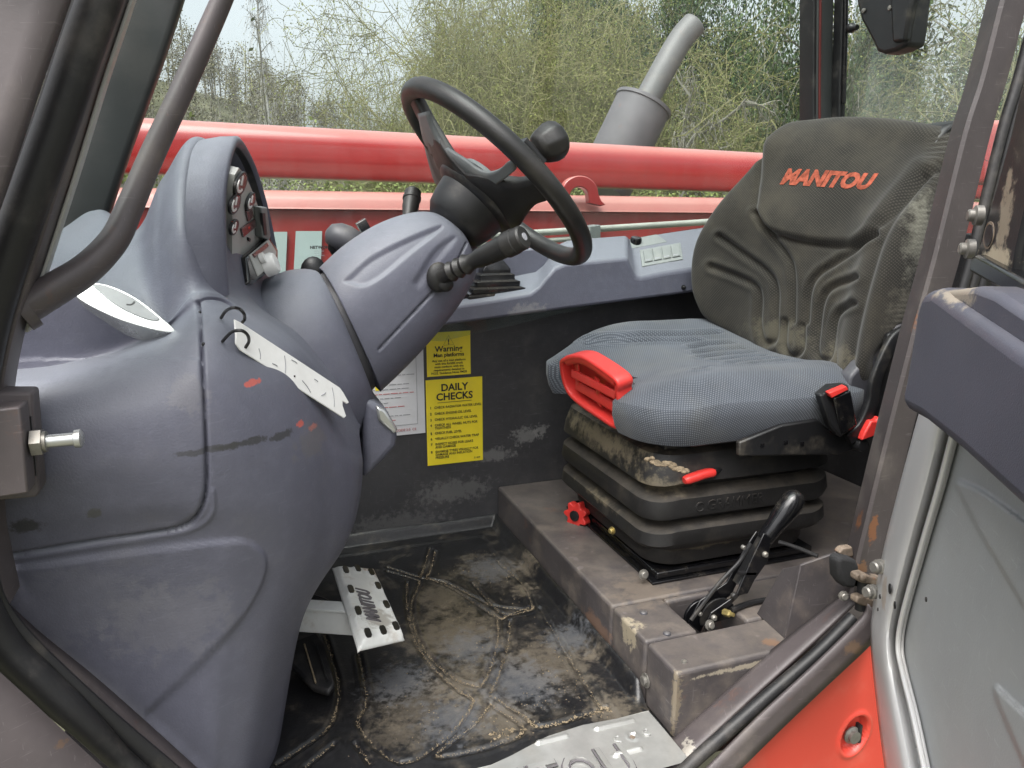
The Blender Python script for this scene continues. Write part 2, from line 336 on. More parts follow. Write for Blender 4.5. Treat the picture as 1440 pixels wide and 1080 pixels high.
m_back = weave('backrest_cloth', (0.068, 0.062, 0.050), (0.019, 0.0175, 0.0155), 1500, dust=0.4, dcol=(0.085, 0.073, 0.052), dscale=6, dlo=0.4, dhi=0.75)
m_post = mat('door_post_paint', (0.050, 0.042, 0.042), 0.5, var=0.15, vscale=12, bump=0.15, bscale=200, dust=0.35, dcol=(0.16, 0.14, 0.12), dscale=9, scratch=0.3)
m_gusset = mat('dark_gusset', (0.050, 0.044, 0.045), 0.5, var=0.2, vscale=10, bump=0.2, bscale=220, dust=0.35, dcol=(0.2, 0.16, 0.13), dscale=14, scratch=0.35)  # darker than the plinth covers
m_dred = mat('dark_red_trim', (0.10, 0.016, 0.014), 0.4)
m_pillar = mat('pillar_plastic', (0.034, 0.037, 0.037), 0.45, var=0.1, bump=0.1, bscale=500, dust=0.25, dcol=(0.12,0.11,0.1), dscale=6)
m_arm = mat('armrest_vinyl', (0.062, 0.064, 0.085), 0.42, var=0.08, vscale=6, bump=0.25, bscale=700, dust=0.2, dcol=(0.16,0.15,0.15), dscale=8, updust_sheen=0.3)
m_decal = mat('pale_decal', (0.42, 0.50, 0.49), 0.4, var=0.05)
m_glass = glass('window_glass', refl=0.05, haze=0.035)
m_glassd = glass('dusty_window_glass', refl=0.05, haze=0.18)
m_glasst = glass('tinted_glass', tint=(0.50, 0.66, 0.62), refl=0.08, haze=0.08)
# ------------------------------------------------------------------ helpers for pressed-metal shapes
def ribbon(A, B, n=40, m=4):
    a = catmull(np.array(A, float), n); b = catmull(np.array(B, float), n)
    return np.array([a + (b - a) * t for t in np.linspace(0, 1, m)])
def patch(m, c, size, color, strength=0.8, nscale=60.0, lo=0.35, hi=0.6):
    """a stain, rub mark or rust spot with its own place on a surface"""
    nt = m.node_tree; N = nt.nodes; L = nt.links; b = N['Principled BSDF']; src = b.inputs['Base Color'].links[0].from_socket
    gp = N.new('ShaderNodeNewGeometry'); mp = N.new('ShaderNodeMapping'); mp.vector_type = 'POINT'
    size = np.broadcast_to(np.asarray(size, float), (3,))
    mp.inputs['Location'].default_value = [-c[i] / size[i] for i in range(3)]; mp.inputs['Scale'].default_value = [1 / s for s in size]
    L.new(gp.outputs['Position'], mp.inputs[0]); ln = N.new('ShaderNodeVectorMath'); ln.operation = 'LENGTH'; L.new(mp.outputs[0], ln.inputs[0])
    n = N.new('ShaderNodeTexNoise'); n.inputs['Scale'].default_value = nscale; n.inputs['Detail'].default_value = 8; n.inputs['Roughness'].default_value = 0.7; L.new(gp.outputs['Position'], n.inputs[0])
    f = N.new('ShaderNodeMapRange'); f.inputs[1].default_value = 1.15; f.inputs[2].default_value = 0.0; L.new(ln.outputs['Value'], f.inputs[0])
    mu = N.new('ShaderNodeMath'); mu.operation = 'MULTIPLY_ADD'; mu.inputs[1].default_value = 2.2; mu.inputs[2].default_value = -1.1; L.new(n.outputs[0], mu.inputs[0])
    ad = N.new('ShaderNodeMath'); ad.operation = 'MULTIPLY_ADD'; ad.inputs[1].default_value = 1.1; L.new(f.outputs[0], ad.inputs[0]); L.new(mu.outputs[0], ad.inputs[2])
    r = N.new('ShaderNodeMapRange'); r.interpolation_type = 'SMOOTHSTEP'; r.inputs[1].default_value = lo + .08; r.inputs[2].default_value = hi + .22; r.inputs[4].default_value = strength; L.new(ad.outputs[0], r.inputs[0])
    m2 = N.new('ShaderNodeMath'); m2.operation = 'MULTIPLY'; m2.use_clamp = True; g4 = N.new('ShaderNodeMath'); g4.operation = 'MULTIPLY'; g4.inputs[1].default_value = 4.0; L.new(f.outputs[0], g4.inputs[0]); g4.use_clamp = True; L.new(r.outputs[0], m2.inputs[0]); L.new(g4.outputs[0], m2.inputs[1]); r = m2
    x = N.new('ShaderNodeMix'); x.data_type = 'RGBA'; L.new(r.outputs[0], x.inputs[0]); L.new(src, x.inputs[6]); x.inputs[7].default_value = (*color, 1); L.new(x.outputs[2], b.inputs['Base Color'])

GZ = -0.95
# ------------------------------------------------------------------ the ground
m_ground = mat('ground_earth', (0.085, 0.085, 0.05), 0.95, var=0.4, vscale=0.6, bump=0.6, bscale=20, dust=0.5, dcol=(0.16, 0.14, 0.10), dscale=0.9)
g = MB(); xs = np.concatenate([-np.geomspace(300, 2, 22), np.linspace(-1.5, 1.5, 7), np.geomspace(2, 300, 22)])
GX, GY = np.meshgrid(xs, xs, indexing='ij'); R0 = np.hypot(GX, GY)
g.grid(np.stack([GX, GY, GZ - 0.05 + 0.04 * np.sin(GX * 0.7) * np.cos(GY * 0.5)], -1)); tag(g.build('ground', m_ground), kind='structure')

# ------------------------------------------------------------------ cab shell
cab = thing('cab_frame', 'dark grey telehandler cab shell with door pillars, rubber door seal, floor, side wall and windows', 'cab', (0.55, 1.2, -0.03))
WY = 1.685
MB().box((0.575, 1.265, -0.015), (1.75, 0.85, 0.02)).build('floor_plate', m_wall, cab)
MB().box((0.575, WY + 0.012, 0.295), (1.75, 0.024, 0.60)).build('wall_panel', m_wall, cab)
MB().box((1.412, 1.235, 0.36), (0.024, 0.9, 0.72)).build('bulkhead', m_wall, cab, bevel=0.004)
for c, s, st in ((P(740, 612, Y=WY), (0.07, 0.03, 0.035), 0.75), (P(690, 640, Y=WY), (0.10, 0.03, 0.03), 0.6), (P(640, 690, Y=WY), (0.16, 0.03, 0.05), 0.45), (P(560, 740, Y=WY), (0.2, 0.03, 0.06), 0.35), (P(760, 605, Y=WY), (0.035, 0.03, 0.025), 0.8)):
    patch(m_wall, c, s, (0.22, 0.215, 0.21), st * .75, nscale=85)

MB().box((-.375, 1.245, .29), (.02, .90, .62)).build('front_panel', m_wall, cab, bevel=.004)
MB().prism([(.885, .832, -.02), (.885, .832, .24), (.955, .832, .62), (1.40, .832, .62), (1.40, .832, -.02)], (0, .012, 0)).build('quarter_panel', m_wall, cab)
# pillars and door opening -------------------------------------------------
def L3(lst, Y): return np.array([P(x, y, Y=Y) for x, y in lst])
boxp = lambda w, d, r=0.006: rrect(w / 2, d / 2, r, 3)
# outer face of the front door pillar (nearest the camera)
A = [(110, -60, .73), (88, 0, .73), (45, 125, .73), (2, 255, .73), (-60, 440, .73), (-95, 600, .73), (-90, 760, .73), (-40, 900, .73)]
B = [(-60, -60, .75), (-80, 0, .75), (-110, 125, .75), (-160, 255, .75), (-210, 440, .75), (-240, 600, .75), (-230, 760, .75), (-190, 950, .75)]
MB().grid(ribbon(ptsY(A), ptsY(B), 50, 5)).build('pillar', m_frame, cab, solid=0.012)
A = [(-60, 890, .745), (0, 945, .745), (60, 1000, .745), (150, 1085, .745), (230, 1160, .745)]
B = [(-200, 960, .70), (-130, 1030, .70), (-70, 1090, .70), (20, 1180, .70), (120, 1260, .70)]
MB().grid(ribbon(ptsY(A), ptsY(B), 30, 4)).build('door_sill', m_frame, cab, solid=0.012)
# seal loop
seal = [(152, -40, .79), (140, 0, .79), (118, 60, .79), (88, 150, .79), (52, 250, .79), (16, 350, .79), (-15, 450, .79), (-40, 580, .79), (-48, 700, .79), (-40, 810, .79), (0, 900, .79), (60, 962, .79), (120, 1018, .79), (190, 1085, .79),
        (330, 1185, .79), (560, 1225, .79), (800, 1195, .79), (925, 1115, .79), (985, 1062, .79), (1075, 983, .79), (1148, 920, .79), (1200, 868, .79)]
path = catmull(ptsY(seal), 160)
MB().tube(path, np.interp(np.linspace(0, 1, 160), [0, .25, .55, .62, .75, 1], [.017, .017, .016, .011, .0095, .0095]), 14).build('door_seal', m_rubber, cab)
# dark gap plate behind the seal
A = [(118, -40, .80), (98, 0, .80), (60, 120, .80), (15, 250, .80), (-40, 420, .80), (-80, 600, .80), (-80, 760, .80), (-30, 885, .80), (30, 940, .80), (150, 1052, .80), (230, 1130, .80)]
B = [(182, -40, .80), (168, 0, .80), (135, 100, .80), (92, 230, .80), (45, 360, .80), (5, 500, .80), (-10, 640, .80), (-5, 790, .80), (25, 870, .80), (140, 985, .80), (280, 1105, .80)]
MB().grid(ribbon(ptsY(A), ptsY(B), 60, 3)).build('seal_channel', m_black, cab, solid=0.004)
# bright flange edge beside the windscreen
edge = catmull(ptsY([(181, -40, .83), (170, 0, .83), (135, 105, .83), (95, 235, .83), (58, 350, .83), (30, 440, .83), (10, 530, .83), (0, 640, .83), (0, 760, .83), (15, 840, .83)]), 60)
MB().sweep(edge, boxp(0.006, 0.05, 0.002), up=(0, 1, 0)).build('pillar_flange', m_frame, cab)
e2 = edge + np.array([0.006, 0.02, 0]); MB().sweep(e2[:36], boxp(0.003, 0.02, 0.001), up=(0, 1, 0)).build('glass_edge_trim', m_bezel, cab)
# inner flange of the sill at the dashboard foot
A = [(-30, 800, .865), (0, 846, .865), (45, 890, .865), (140, 967, .865), (275, 1087, .865), (330, 1140, .865)]
B = [(-40, 850, .815), (0, 882, .815), (50, 938, .815), (120, 1000, .815), (205, 1082, .815), (260, 1140, .815)]
MB().grid(ribbon(ptsY(A), ptsY(B), 40, 4)).build('sill_flange', m_frame, cab, solid=0.006)
# right-hand sill: web, lip
A = [(1200, 828, .865), (1185, 842, .865), (1101, 907, .865), (1020, 975, .865), (940, 1047, .865), (870, 1105, .865)]
B = [(1214, 835, .81), (1203, 850, .81), (1140, 910, .81), (1058, 985, .81), (957, 1079, .81), (925, 1112, .81)]
MB().grid(ribbon(ptsY(A), ptsY(B), 40, 5)).build('sill_flange', m_frame, cab, solid=0.006)
A = [(1222, 850, .772), (1212, 872, .772), (1150, 934, .772), (1070, 1008, .772), (998, 1080, .772), (960, 1118, .772)]
B = [(1250, 880, .766), (1223, 909, .766), (1160, 968, .766), (1100, 1025, .766), (1045, 1079, .766), (1005, 1118, .766)]
MB().grid(ribbon(ptsY(A), ptsY(B), 40, 4)).build('door_sill', m_frame, cab, solid=0.006)
# hidden bottom of the sill
MB().box((0.22, 0.80, -0.06), (0.62, 0.09, 0.05)).build('door_sill', m_frame, cab, bevel=0.004)
# B pillar
bl = [(1424, -50), (1410, 0), (1382, 110), (1357, 190), (1315, 360), (1285, 470), (1242, 640), (1206, 790), (1196, 840)]
br = [(1464, -50), (1449, 0), (1420, 110), (1396, 190), (1354, 360), (1322, 470), (1278, 640), (1244, 790), (1232, 840)]
f0 = ribbon(ptsY([(x, y, .80) for x, y in bl]), ptsY([(x, y, .80) for x, y in br]), 50, 2)
G = np.array([f0[0] + [.028, .05, 0], f0[0] + [0, 0.004, 0], f0[0] + [.004, 0, 0], f0[1] + [-.004, 0, 0], f0[1] + [0, .004, 0], f0[1] + [0, .05, 0]])
MB().grid(G, cu=True).build('pillar', m_post, cab, angle=30)
for dx, yy, r, mm in ((12, .795, .007, m_rubber), (24, .80, .008, m_black), (36, .805, .007, m_rubber)):
    pth = catmull(ptsY([(x + dx, y, yy) for x, y in br[:-1]]), 60)
    MB().tube(pth, r, 10).build('door_seal', mm, cab)
A = [(x + 8, y, .82) for x, y in br]; B = [(x + 50 * (0.5 if y > 500 else 1), y, .82) for x, y in br]
MB().grid(ribbon(ptsY(A), ptsY(B), 40, 3)).build('seal_channel', m_black, cab, solid=0.004)
# front far pillar
pth = catmull(ptsY([(226, -60, 1.64), (208, 0, 1.64), (183, 75, 1.64), (138, 200, 1.64), (96, 330, 1.64), (68, 430, 1.64)]), 40)
MB().sweep(pth, boxp(0.110, 0.05, 0.012), up=(0, 1, 0)).build('pillar', m_pillar, cab)
pth = catmull(ptsY([(272, -60, 1.645), (253, 0, 1.645), (227, 75, 1.645), (182, 200, 1.645), (145, 300, 1.645), (112, 400, 1.645)]), 40)
MB().sweep(pth, boxp(0.012, 0.03, 0.004), up=(0, 1, 0)).build('window_seal', m_rubber, cab)
MB().sweep(pth - [0.011, 0.012, 0], boxp(0.005, 0.03, 0.002), up=(0, 1, 0)).build('pillar_trim', m_dred, cab)
# rear far post
pth = ptsY([(1151, -80, 1.62), (1150, 0, 1.62), (1149, 120, 1.62), (1149, 260, 1.62)])
MB().sweep(pth, boxp(0.052, 0.06, 0.012), up=(0, 1, 0)).build('pillar', m_pillar, cab)
MB().sweep(np.array(pth) + [-0.028, 0.0, 0], boxp(0.010, 0.05, 0.003), up=(0, 1, 0)).build('window_seal', m_rubber, cab)
MB().sweep(np.array(pth) + [-0.019, -0.031, 0], boxp(0.006, 0.005, 0.002), up=(0, 1, 0)).build('pillar_trim', m_dred, cab)
pth = ptsY([(1184, -80, 1.58), (1182, 0, 1.58), (1178, 120, 1.58), (1176, 240, 1.58)])
MB().sweep(pth, boxp(0.014, 0.03, 0.004), up=(0, 1, 0)).build('window_seal', m_rubber, cab)
pth = ptsY([(1190, -80, 1.56), (1189, 40, 1.56), (1186, 145, 1.56)]); MB().tube(pth, 0.006, 10).build('gas_strut', m_gloss, cab)
pth = ptsY([(1187, 140, 1.56), (1184, 240, 1.56)]); MB().tube(pth, 0.0025, 8).build('gas_strut', m_black, cab)
# roof rails, so that the pillars end in something
zt = 1.52
for a, b in (((-0.02, .80, zt), (1.38, .80, zt)), ((0.02, 1.64, zt), (1.38, 1.64, zt)), ((1.38, .80, zt), (1.38, 1.64, zt)), ((0.0, .80, zt), (0.0, 1.64, zt))):
    MB().sweep([a, b], boxp(0.06, 0.06, 0.01), up=(0, 0, 1) if abs(a[2] - b[2]) < 1 else None).build('roof_rail', m_frame, cab)
for lo, hi in ((P(151, -80, Y=1.62) * 0 + P(236, -60, Y=1.64), (0.02, 1.64, zt)), (P(1151, -80, Y=1.62), (1.38, 1.64, zt)), ((P(1436, -50, Y=.82)), (1.04, .82, zt)), (P(20, -60, Y=.74), (0.0, .80, zt))):
    MB().sweep([lo, hi], boxp(0.06, 0.05, 0.01), up=(0, 1, 0)).build('pillar', m_frame, cab)
MB().box((0.69, 1.22, zt), (1.30, 0.76, 0.006)).build('roof_window', m_glass, cab, flat=True)
# windows
def pane(name, poly, vec, m): return MB().prism(poly, vec).build(name, m, cab, flat=True)
pane('windscreen', ptsY([(181, -40, .845), (60, 350, .845), (62, 360, 1.60), (190, -40, 1.60)]), (-0.004, 0, 0), m_glass)
pane('window_pane', ptsY([(x, y, 1.672) for x, y in [(278, -60), (258, 0), (190, 200), (152, 300), (130, 440), (620, 480), (1060, 380), (1128, 300), (1128, -80)]]), (0, 0.004, 0), m_glass)
pane('window_pane', [(1.405, 1.57, .72), (1.405, .86, .72), (1.405, .86, 1.50), (1.405, 1.57, 1.50)], (0.004, 0, 0), m_glassd)
patch(m_post, P(1228, 745, Y=.80), (0.010, 0.05, 0.030), (0.17, 0.07, 0.03), 0.85, nscale=90, lo=0.2, hi=0.35)
patch(m_post, P(1212, 800, Y=.80), (0.016, 0.05, 0.016), (0.18, 0.09, 0.04), 0.7, nscale=90, lo=0.25, hi=0.4)
patch(m_post, P(1292, 430, Y=.80), (0.005, 0.05, 0.045), (0.14, 0.06, 0.03), 0.8, nscale=120, lo=0.25, hi=0.4)
patch(m_frame, P(1195, 905, Y=.78), (0.025, 0.05, 0.016), (0.22, 0.14, 0.08), 0.55, nscale=60, lo=0.25, hi=0.45)
patch(m_frame, P(975, 1060, Y=.81), (0.06, 0.05, 0.012), (0.45, 0.42, 0.36), 0.6, nscale=150, lo=0.4, hi=0.5)
patch(m_frame, P(86, 1046, Y=.74), (0.008, 0.05, 0.006), (0.14, 0.085, 0.05), 0.6, nscale=220, lo=0.35, hi=0.5)

# ------------------------------------------------------------------ red body panel under the sill
bp = thing('body_panel', 'red outer body panel with a round recessed bolt hole below the door sill', 'body panel', P(1180, 1060, Y=.75))
n = 190; xs = np.linspace(930, 1290, n); ys = np.linspace(880, 1300, n); PX = np.stack(np.meshgrid(xs, ys, indexing='ij'), -1)
G = np.array([[P(x, y, Y=.780) for x, y in r] for r in PX]); e = np.hypot((PX[..., 0] - 1201 + (PX[..., 1] - 1033) * 0.35) / 17, (PX[..., 1] - 1033) / 27)
G[..., 1] += 0.013 * (1 - sstep(0.86, 1.0, e)) - 0.0035 * np.exp(-((e - 1.12) / 0.12) ** 2)
keep = G.copy(); mb = MB(); mb.grid(G)
# keep only what lies below the lip
lip = [(1240, 870), (1215, 890), (1150, 950), (1092, 1006), (1035, 1062), (930, 1165), (930, 1300), (1262, 1300), (1262, 1080), (1245, 920)]
ok = inpoly(PX, lip).reshape(-1); mb.f = [f for f in mb.f if all(ok[i] for i in f)]
mb.build('panel', m_panelred, bp, angle=60)
c = P(1197, 1033, Y=.786); MB().lathe(c, (0, -1, 0), [(0.014, 0), (0.014, 0.002), (0.010, 0.004), (0.010, 0.009), (0.0, 0.009)], 20).build('bolt', m_bolt, bp)
MB().box(P(1207, 1030, Y=.784), (0.004, 0.01, 0.03)).build('bolt', m_black, bp)

# ------------------------------------------------------------------ latch block, pin, grab handle on the front door pillar
lb = thing('door_latch_striker', 'grey painted steel latch block with a silver pin on the front door pillar', 'latch', P(30, 625, Y=.78))
def quadbox(px, Y0, Y1): return [P(x, y, Y=Y0) for x, y in px], Y1 - Y0
q, d = quadbox([(-40, 600), (42, 560), (58, 695), (-40, 712)], .765, .81)
MB().prism(ptsY([(-40, 552, .79), (45, 552, .80), (56, 690, .80), (52, 700, .795), (-40, 708, .765), (-40, 575, .765)]), (0, .03, 0)).build('block', m_frame, lb, bevel=0.003)
MB().prism(ptsY([(-40, 580, .765), (28, 572, .765), (40, 694, .765), (-40, 706, .765)]), (0, .03, 0)).build('cheek_plate', m_frame, lb, bevel=0.002)
c = P(52, 622, Y=.785); ax = unit(P(108, 617, Y=.785) - c)
MB().lathe(c, ax, [(0.0, -.004), (0.013, -.004), (0.013, .005), (0, .005)], 6).lathe(c, ax, [(0, .0), (0.010, .005), (0.010, .008), (0, .008)], 16).build('nut', m_bolt, lb, angle=30)
MB().lathe(c, ax, [(0, 0), (0.0062, 0), (0.0062, .030), (0.0085, .031), (0.009, .036), (0.006, .038), (0, .038)], 18).build('pin', m_chrome, lb)
MB().prism(ptsY([(41, 585, .796), (44, 585, .796), (52, 668, .796), (48, 668, .796)]), (0, -.002, 0)).build('slot', m_black, lb)

gb = thing('grab_handle', 'purple grey bent tube grab handle across the windscreen', 'grab handle', P(32, 437, Y=.84))
pth = catmull(ptsY([(328, -40, .93), (312, 0, .93), (288, 55, .925), (250, 140, .915), (212, 222, .905), (183, 290, .89), (160, 338, .875), (122, 378, .86), (75, 408, .845), (28, 436, .835)]), 90)
a = np.arange(16) * 2 * math.pi / 16
MB().sweep(pth, np.stack([np.cos(a) * 1.0, np.sin(a) * 1.25], 1), scale=np.interp(np.linspace(0, 1, 90), [0, .5, .8, 1], [.0102, .0125, .0152, .0165])).build('bent_tube', m_frame, gb)
MB().lathe(P(34, 434, Y=.836), pth[-1] - pth[-6], [(0, -.004), (.021, -.004), (.021, .006), (0, .006)], 20).build('foot_plate', m_frame, gb)

# ------------------------------------------------------------------ step plate and floor mat
st = thing('step_plate', 'bright bare metal tread plate with raised lettering at the door edge of the floor', 'tread plate', (0.35, 0.9, 0.0))
u0 = np.array(P(905, 1003, Z=.004)); u0 = np.array([0.548, 0.935, 0.006])
# plate spans X -0.05..0.548, Y 0.80..0.935
nx, ny = 240, 60; xs = np.linspace(-0.05, 0.55, nx); ys = np.linspace(0.80, 0.955, ny); X, Y = np.meshgrid(xs, ys, indexing='ij'); Z = np.full_like(X, 0.010)
ep = np.array([P(x, y, Z=.010) for x, y in [(560, 1105), (640, 1088), (690, 1076), (720, 1062), (770, 1036), (820, 1020), (870, 1010), (905, 1001)]]); edge = np.interp(X, ep[:, 0], ep[:, 1])
Yc = np.minimum(Y, edge)
Z += 0.002 * np.sin(X * 17 + 1) * np.sin(Y * 30) * sstep(0.86, 0.95, Y)
def bar(x0, y0, x1, y1, w=0.004): return 1 - sstep(w * 0.5, w * 1.1, dline(np.stack([X, Y], -1), [(x0, y0), (x1, y1)]))
for s in ((0.455, 0.905, 0.515, 0.905), (0.455, 0.845, 0.495, 0.845), (0.405, 0.905, 0.36, 0.905)): Z += 0.004 * bar(*s)
Z -= 0.004 * (1 - sstep(0.004, 0.007, np.hypot(X - 0.498, Y - 0.873)))
Z += 0.0015 * (1 - sstep(0.008, 0.013, np.hypot(X - 0.498, Y - 0.873)))
mb = MB().grid(np.stack([X, Yc, Z], -1)); mb.build('plate', m_steel, st)
MB().lathe((0.498, 0.873, 0.007), (0, 0, 1), [(0, 0), (.004, 0), (.004, .002), (0, .0025)], 12).build('screw', m_rusty, st)
for cx, cy in ((0.475, 0.873), (0.522, 0.873)):
    MB().tube([(cx + .006 * math.cos(t), cy + .006 * math.sin(t), 0.0108) for t in np.linspace(1.2, 5, 14)], 0.0018, 8).build('raised_arc', m_steel, st)
tq = P(874, 1052, Z=.010); text('lettering', 'MANITOU', m_steel, (tq[0] + .004, tq[1] - .058, 0.0125), (1, 0, 0), (0, 1, 0), 0.094, st, extrude=0.0038, bold=0.0003, width=0.74, align='RIGHT'); text('letter_outline', 'MANITOU', m_exh, (tq[0] + .004, tq[1] - .058, 0.0118), (1, 0, 0), (0, 1, 0), 0.094, st, extrude=0.0008, bold=0.0035, width=0.74, align='RIGHT')  # wider dark copy under the letters, added as grime to outline them

fm = thing('floor_mat', 'black rubber floor mat with raised pattern panels, covered in dry sandy dirt', 'floor mat', (0.3, 1.3, 0.0))
def F0(x, y): return P(x, y, Z=0.006)
# ridges follow the moulded pattern; design lines measured on the floor
lines = [
 [(604, 772), (596, 800), (590, 812)], [(612, 776), (606, 800), (600, 812)],
 [(545, 797), (590, 812), (628, 820), (690, 850), (745, 858)], [(545, 803), (585, 815), (590, 822)],
 [(590, 822), (579, 850), (585, 890), (605, 925), (640, 955), (672, 966)], [(573, 820), (572, 850), (583, 900), (610, 940), (650, 975)],
 [(600, 812), (640, 830), (700, 868), (712, 866)], [(700, 870), (700, 900), (690, 940), (676, 966)], [(717, 872), (715, 905), (703, 945), (690, 975)],
 [(712, 866), (745, 858), (748, 850), (735, 822), (700, 790)], [(665, 820), (706, 862), (745, 854)],
 [(690, 978), (735, 1006), (765, 1022), (848, 996), (838, 985), (760, 858)], [(650, 975), (665, 985), (655, 1005), (620, 1045), (560, 1073), (505, 1022), (515, 985), (505, 920)],
 [(690, 990), (668, 1018), (615, 1064), (735, 1032), (690, 990)], [(455, 890), (465, 920), (476, 965), (472, 1000), (455, 1030), (390, 1075)], [(500, 1046), (520, 1075)], [(470, 1046), (430, 1078)],
]
WL = [np.array([F0(x, y)[:2] for x, y in smooth_line(l, 24)]) for l in lines]
nx, ny = 300, 260; xs = np.linspace(-0.08, 0.556, nx); ys = np.linspace(0.86, 1.685, ny); X, Y = np.meshgrid(xs, ys, indexing='ij'); XY = np.stack([X, Y], -1)
d = np.full_like(X, 1e9)
for l in WL: d = np.minimum(d, dline(XY, l))
Z = 0.006 - 0.0035 * np.exp(-(d / 0.0035) ** 2) + 0.0012 * np.exp(-((d - 0.008) / 0.004) ** 2)
rim = np.minimum(0.556 - X, 1.685 - Y); Z += 0.03 * (1 - sstep(0.0, 0.020, rim)) * sstep(.93, .97, Y) + 0.004 * (1 - sstep(0.018, 0.03, np.abs(rim - 0.03)))
Z += 0.0016 * np.sin(X * 23 + 2 * np.sin(Y * 9)) * np.sin(Y * 19)
MB().grid(np.stack([X, Y, Z], -1)).build('mat_sheet', m_mat, fm, angle=70)
for px, sz, st_, ns in (((640, 890), .17, .85, 34), ((770, 930), .15, .75, 40), ((690, 800), .12, .6, 50), ((590, 990), .12, .55, 60), ((700, 1010), .10, .8, 40), ((620, 840), .10, .7, 60), ((745, 800), .07, .95, 70), ((830, 925), .03, .9, 90), ((735, 830), .05, .9, 70), ((560, 1030), .08, .5, 70), ((860, 1000), .07, .8, 80), ((650, 960), .10, .8, 60), ((420, 930), .05, .6, 90)):
    c = F0(*px); patch(m_mat, c, (sz, sz, .1), (0.19, 0.16, 0.12), st_ * .55, nscale=ns * 1.3, lo=.30, hi=.75)
for px, sz, ns in (((660, 910), .1, 45), ((730, 960), .12, 40), ((690, 800), .1, 60), ((640, 1010), .1, 50), ((800, 900), .08, 70), ((560, 960), .1, 60)):
    c = F0(*px); patch(m_mat, c, (sz, sz, .1), (0.11, 0.115, 0.125), .55, nscale=ns * 1.3, lo=.34, hi=.7)
# dirt caught along the moulded grooves: crumbs
V = []; mb = MB(); cr = []
for l in WL:
    for q in catmull(l, max(6, int(np.linalg.norm(np.diff(l, axis=0), axis=1).sum() / 0.0007))):
        if random.random() < 0.5: cr.append((q[0] + random.gauss(0, .0014), q[1] + random.gauss(0, .0014), random.uniform(.0004, .0013)))
for k in range(900):
    cx, cy = random.choice([(640, 890), (690, 800), (760, 930), (740, 810), (700, 1000), (600, 1000), (860, 960), (790, 1010)]); q = F0(cx, cy); cr.append((q[0] + random.gauss(0, .06), q[1] + random.gauss(0, .06), random.uniform(.0005, .0014)))
for k in range(160):
    t = random.random(); cr.append((0.548 - random.uniform(0, .25), .945 + random.gauss(0, .006), random.uniform(.001, .003)))
    cr.append((0.545 + random.gauss(0, .003), random.uniform(1.0, 1.55), random.uniform(.001, .003)))
for x, y, r in cr:
    if not (-.07 < x < .553 and .92 < y < 1.67): continue
    zz = 0.006 + r * .3; v = np.array([[1, 0, -.3], [-.5, .87, -.3], [-.5, -.87, -.3], [0, 0, .7]]) * r * np.array([random.uniform(.7, 1.5), random.uniform(.7, 1.5), 1]); an = random.random() * 6.3
    R = np.array([[math.cos(an), -math.sin(an), 0], [math.sin(an), math.cos(an), 0], [0, 0, 1]]); mb.add(v @ R.T + [x, y, zz], [(0, 1, 3), (1, 2, 3), (2, 0, 3)])
tag(mb.build('dirt_crumbs', m_dirt, None, flat=True), 'dry sandy dirt crumbs lying in the grooves of the rubber floor mat', 'dirt', kind='stuff')
# ------------------------------------------------------------------ seat plinth
sb = thing('seat_plinth', 'grey painted steel box plinth with bolted covers carrying the seat', 'plinth', (0.95, 1.25, 0.0))
TZ = 0.107
def topbox(name, x0, x1, y0, y1, z1=TZ, z0=-0.004, **k): return MB().box(((x0 + x1) / 2, (y0 + y1) / 2, (z0 + z1) / 2), (x1 - x0, y1 - y0, z1 - z0)).build(name, m_box, sb, bevel=k.get('bevel', .006), seg=3)
topbox('box', 0.559, 1.398, 1.069, 1.684)
topbox('cover', 0.559, 0.655, 0.952, 1.066); topbox('cover', 0.748, 1.398, 0.952, 1.066); topbox('cover', 0.6552, 0.7478, 1.052, 1.066)
topbox('cover', 0.560, 1.05, 0.862, 0.949)
MB().box((.70, 1.0, .03), (.09, .10, .004)).build('slot_floor', m_black, sb)
# gusset fin at the door pillar
g0, g1 = P(1104, 899, Z=TZ), P(1064, 863, Z=TZ); rt_ = P(1126, 795, Y=g0[1] + .012); lt = P(1100, 800, Y=g1[1]); m0 = P(1088, 846, Z=TZ)
q0, q1 = P(1192, 842, Y=.868), P(1184, 775, Y=.868)
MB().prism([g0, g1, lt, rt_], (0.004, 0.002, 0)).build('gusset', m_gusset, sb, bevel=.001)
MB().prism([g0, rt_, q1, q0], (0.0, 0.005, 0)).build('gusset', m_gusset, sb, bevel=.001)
# slanted face between near cover and sill
MB().prism([(.563, .861, .10), (.563, .861, -.01), (.70, .861, .01), (.80, .872, .10)], (0, .004, 0)).build('skirt', m_box, sb)
def capscrew(parent, c, ax, r=.007, m=None, hexa=True):
    return MB().lathe(c, ax, [(r * 1.5, -.001), (r * 1.5, .0012), (r, .0014), (r, .0055), (r * .8, .0065), (0, .0065)], 6 if not hexa else 12).build('bolt', m or m_bolt, parent, angle=30)
capscrew(sb, P(908, 957, X=.558), (-1, 0, 0), .008)
for x, y in ((905, 862), (938, 891)): MB().sphere(P(x, y, Z=TZ), (.007, .007, .004), 12, 8).build('screw_head', m_dashd, sb)
MB().lathe(P(962, 931, Z=TZ), (0, 0, 1), [(.005, -.001), (.0045, .002), (.0025, .0022), (.002, .0005), (0, .0005)], 12).build('rivet', m_bolt, sb)
MB().box(P(852, 938, X=.5585), (.002, .006, .006)).build('rivet', m_black, sb)
patch(m_box, P(840, 880, X=.559), (.025, .08, .03), (0.19, 0.11, 0.07), .6, nscale=60, lo=.25, hi=.5)
patch(m_box, P(885, 890, X=.559), (.03, .035, .04), (0.36, 0.31, 0.22), .75, nscale=60, lo=.3, hi=.45)
